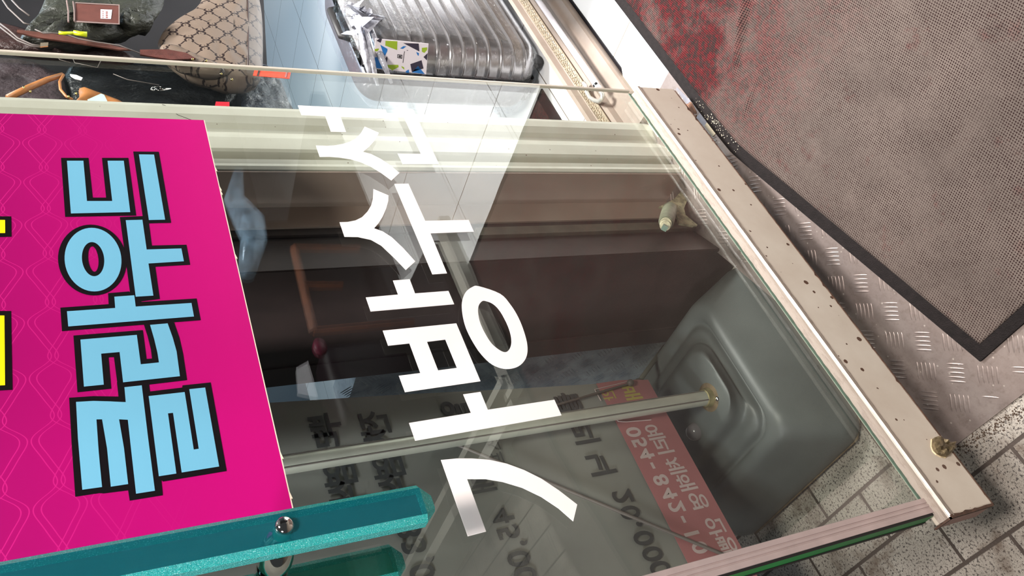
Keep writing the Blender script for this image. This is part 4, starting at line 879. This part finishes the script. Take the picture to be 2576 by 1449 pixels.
bm = bmesh.new(); tube(bm, [at(u, v, 1, .590) for u, v in [(20, 246), (70, 222), (120, 200), (158, 188)]], [.008, .008, .007, .006], 8); mesh_obj('strap', bm, TAN, g4, True)
bm = bmesh.new(); tube(bm, [at(u, v, 1, .588) for u, v in [(160, 188), (150, 205), (152, 225), (166, 242), (182, 250)]], .0035, 8); mesh_obj('handle', bm, TAN, g4, True)
bm = bmesh.new(); prism(bm, [at(u, v, 1, .580) for u, v in [(220, 252), (254, 237), (262, 240), (270, 256), (230, 262)]], (0, -.002, 0)); mesh_obj('paper_label', bm, simple('pale_blue_paper', lin(176, 206, 200), .5), g4)
for u, v in ((60, 220), (76, 230), (172, 243), (191, 235)):
    bm = bmesh.new(); sphere(bm, at(u, v, 1, .584), .0035, 10, (1.6, 1, .8)); mesh_obj('brass_stud', bm, BR, g4, True)
g5 = empty('mirrored_mauve_jacket', (1.95, .68, 1.22), 'mirror image of a dim mauve and black garment hanging behind the tan handbag', 'garment')
bm = bmesh.new(); puff(bm, [(-60, 130), (60, 140), (130, 160), (168, 195), (168, 260), (80, 300), (-60, 300)], .735, .05, lump=.006); mesh_obj('body', bm, FAB('mauve_black_cloth', lin(66, 54, 58), .6, .9), g5, True)
g6 = empty('mirrored_wrapped_bag', (2.02, .68, .78), 'mirror image of a dark navy bag in shiny clear plastic, lowest of the hanging bags', 'bag')
bm = bmesh.new(); puff(bm, [(590, 150), (665, 150), (690, 165), (715, 205), (735, 262), (720, 320), (606, 320), (606, 265), (610, 235)], .735, .05, lump=.006); mesh_obj('body', bm, FAB('navy_cloth', lin(26, 34, 48), .4, .9), g6, True)
bm = bmesh.new(); puff(bm, [(600, 190), (668, 150), (700, 165), (728, 205), (742, 262), (728, 320), (602, 320), (602, 265)], .725, .07, lump=.006); tag(mesh_obj('plastic_wrap', bm, WRAP, g6, True), 'mirrored clear plastic wrap')
bm = bmesh.new(); prism(bm, [at(u, v, 1, .605) for u, v in [(543, 257), (577, 258), (577, 270), (540, 270)]], (0, -.002, 0)); tag(mesh_obj('red_tag', bm, simple('crimson_tag', lin(186, 24, 44), .4), g6), 'mirrored small crimson tag')
# goods on the far side of the doorway, visible as reflections in the door glass
def mir(u, v, yv): p = at(u, v, 1, yv); return Vector((p.x, -yv, p.z))
rk = empty('orange_wood_rack', (1.85, -1.5, .3), 'orange wooden rack on the far side of the doorway', 'rack')
for pq in (((740, 620), (790, 830)), ((740, 620), (905, 622)), ((790, 830), (1180, 795)), ((760, 715), (862, 715))):
    bm = bmesh.new(); tube(bm, [mir(*pq[0], 1.45), mir(*pq[1], 1.45)], .016, 4); mesh_obj('bar', bm, M['orange'], rk)
wl = empty('wrapped_case', (2.2, -1.5, .5), 'plastic-wrapped blue bag on the far side of the doorway', 'bag')
bm = bmesh.new(); tube(bm, [mir(600, 430, 1.5), mir(590, 500, 1.48), mir(630, 560, 1.5), mir(640, 600, 1.5), mir(620, 690, 1.5)], [.02, .04, .06, .05, .03], 16); mesh_obj('bundle', bm, simple('blue_plastic_bundle', lin(150, 180, 205), .12, .2, .4, 30, 1.0, 60), wl, True)
pk = empty('pink_bag', (1.5, -1.4, .5), 'pink and black bag with a white price paper on the far side of the doorway', 'bag')
bm = bmesh.new(); sphere(bm, mir(805, 872, 1.4), .030, 20, (1.2, .6, .8)); mesh_obj('pink_panel', bm, simple('pink_cloth', lin(120, 24, 60), .4), pk, True)
bm = bmesh.new(); box(bm, 1.38, 1.72, -1.62, -1.45, .16, .52, .05, 4); mesh_obj('body', bm, simple('plum_cloth', lin(30, 14, 24), .5), pk, True)
bm = bmesh.new(); prism(bm, [mir(u, v, 1.38) for u, v in [(745, 925), (775, 908), (790, 960), (800, 1000), (750, 990)]], (0, .003, 0)); mesh_obj('paper', bm, M['white'], pk)

# ------------------------------------------------------------------ litter
bm = bmesh.new(); random.seed(3)
for i in range(90):
    u = random.gauss(1800, 26); v = random.gauss(312, 30); v = (v if abs((u - 1800) * 1.12 - (v - 312)) < 14 else 312 + (u - 1800) * 1.12 + random.uniform(-14, 14))
    p = at(u, v, 2, .1005); r_ = random.uniform(.0005, .0013)
    q = bmesh.ops.create_icosphere(bm, subdivisions=0, radius=r_, matrix=Matrix.Translation(p)) if False else bmesh.ops.create_cone(bm, cap_ends=True, segments=4, radius1=r_, radius2=0, depth=r_, matrix=Matrix.Translation(p))
tag(mesh_obj('crumbs', bm, simple('pale_crumbs', lin(224, 212, 190), .6)), 'pale crumbs scattered on the black hem of the mat beside the door rail', 'crumbs', kind='stuff')
bm = bmesh.new()
for i in range(260):
    t = random.random(); u, v = 2400 + t * 176 + random.gauss(0, 9), 1128 - t * 112 + abs(random.gauss(0, 16)) + 3; p = at(u, v, 2, .0008); r_ = random.uniform(.0005, .0017)
    bmesh.ops.create_cone(bm, cap_ends=True, segments=5, radius1=r_, radius2=r_ * .4, depth=r_ * .8, matrix=Matrix.Translation(p))
tag(mesh_obj('leaf_grit', bm, simple('brown_grit', lin(84, 68, 56), .8, 0, .4, 300)), 'brown grit gathered along the foot of the tread plate ramp', 'grit', kind='stuff')
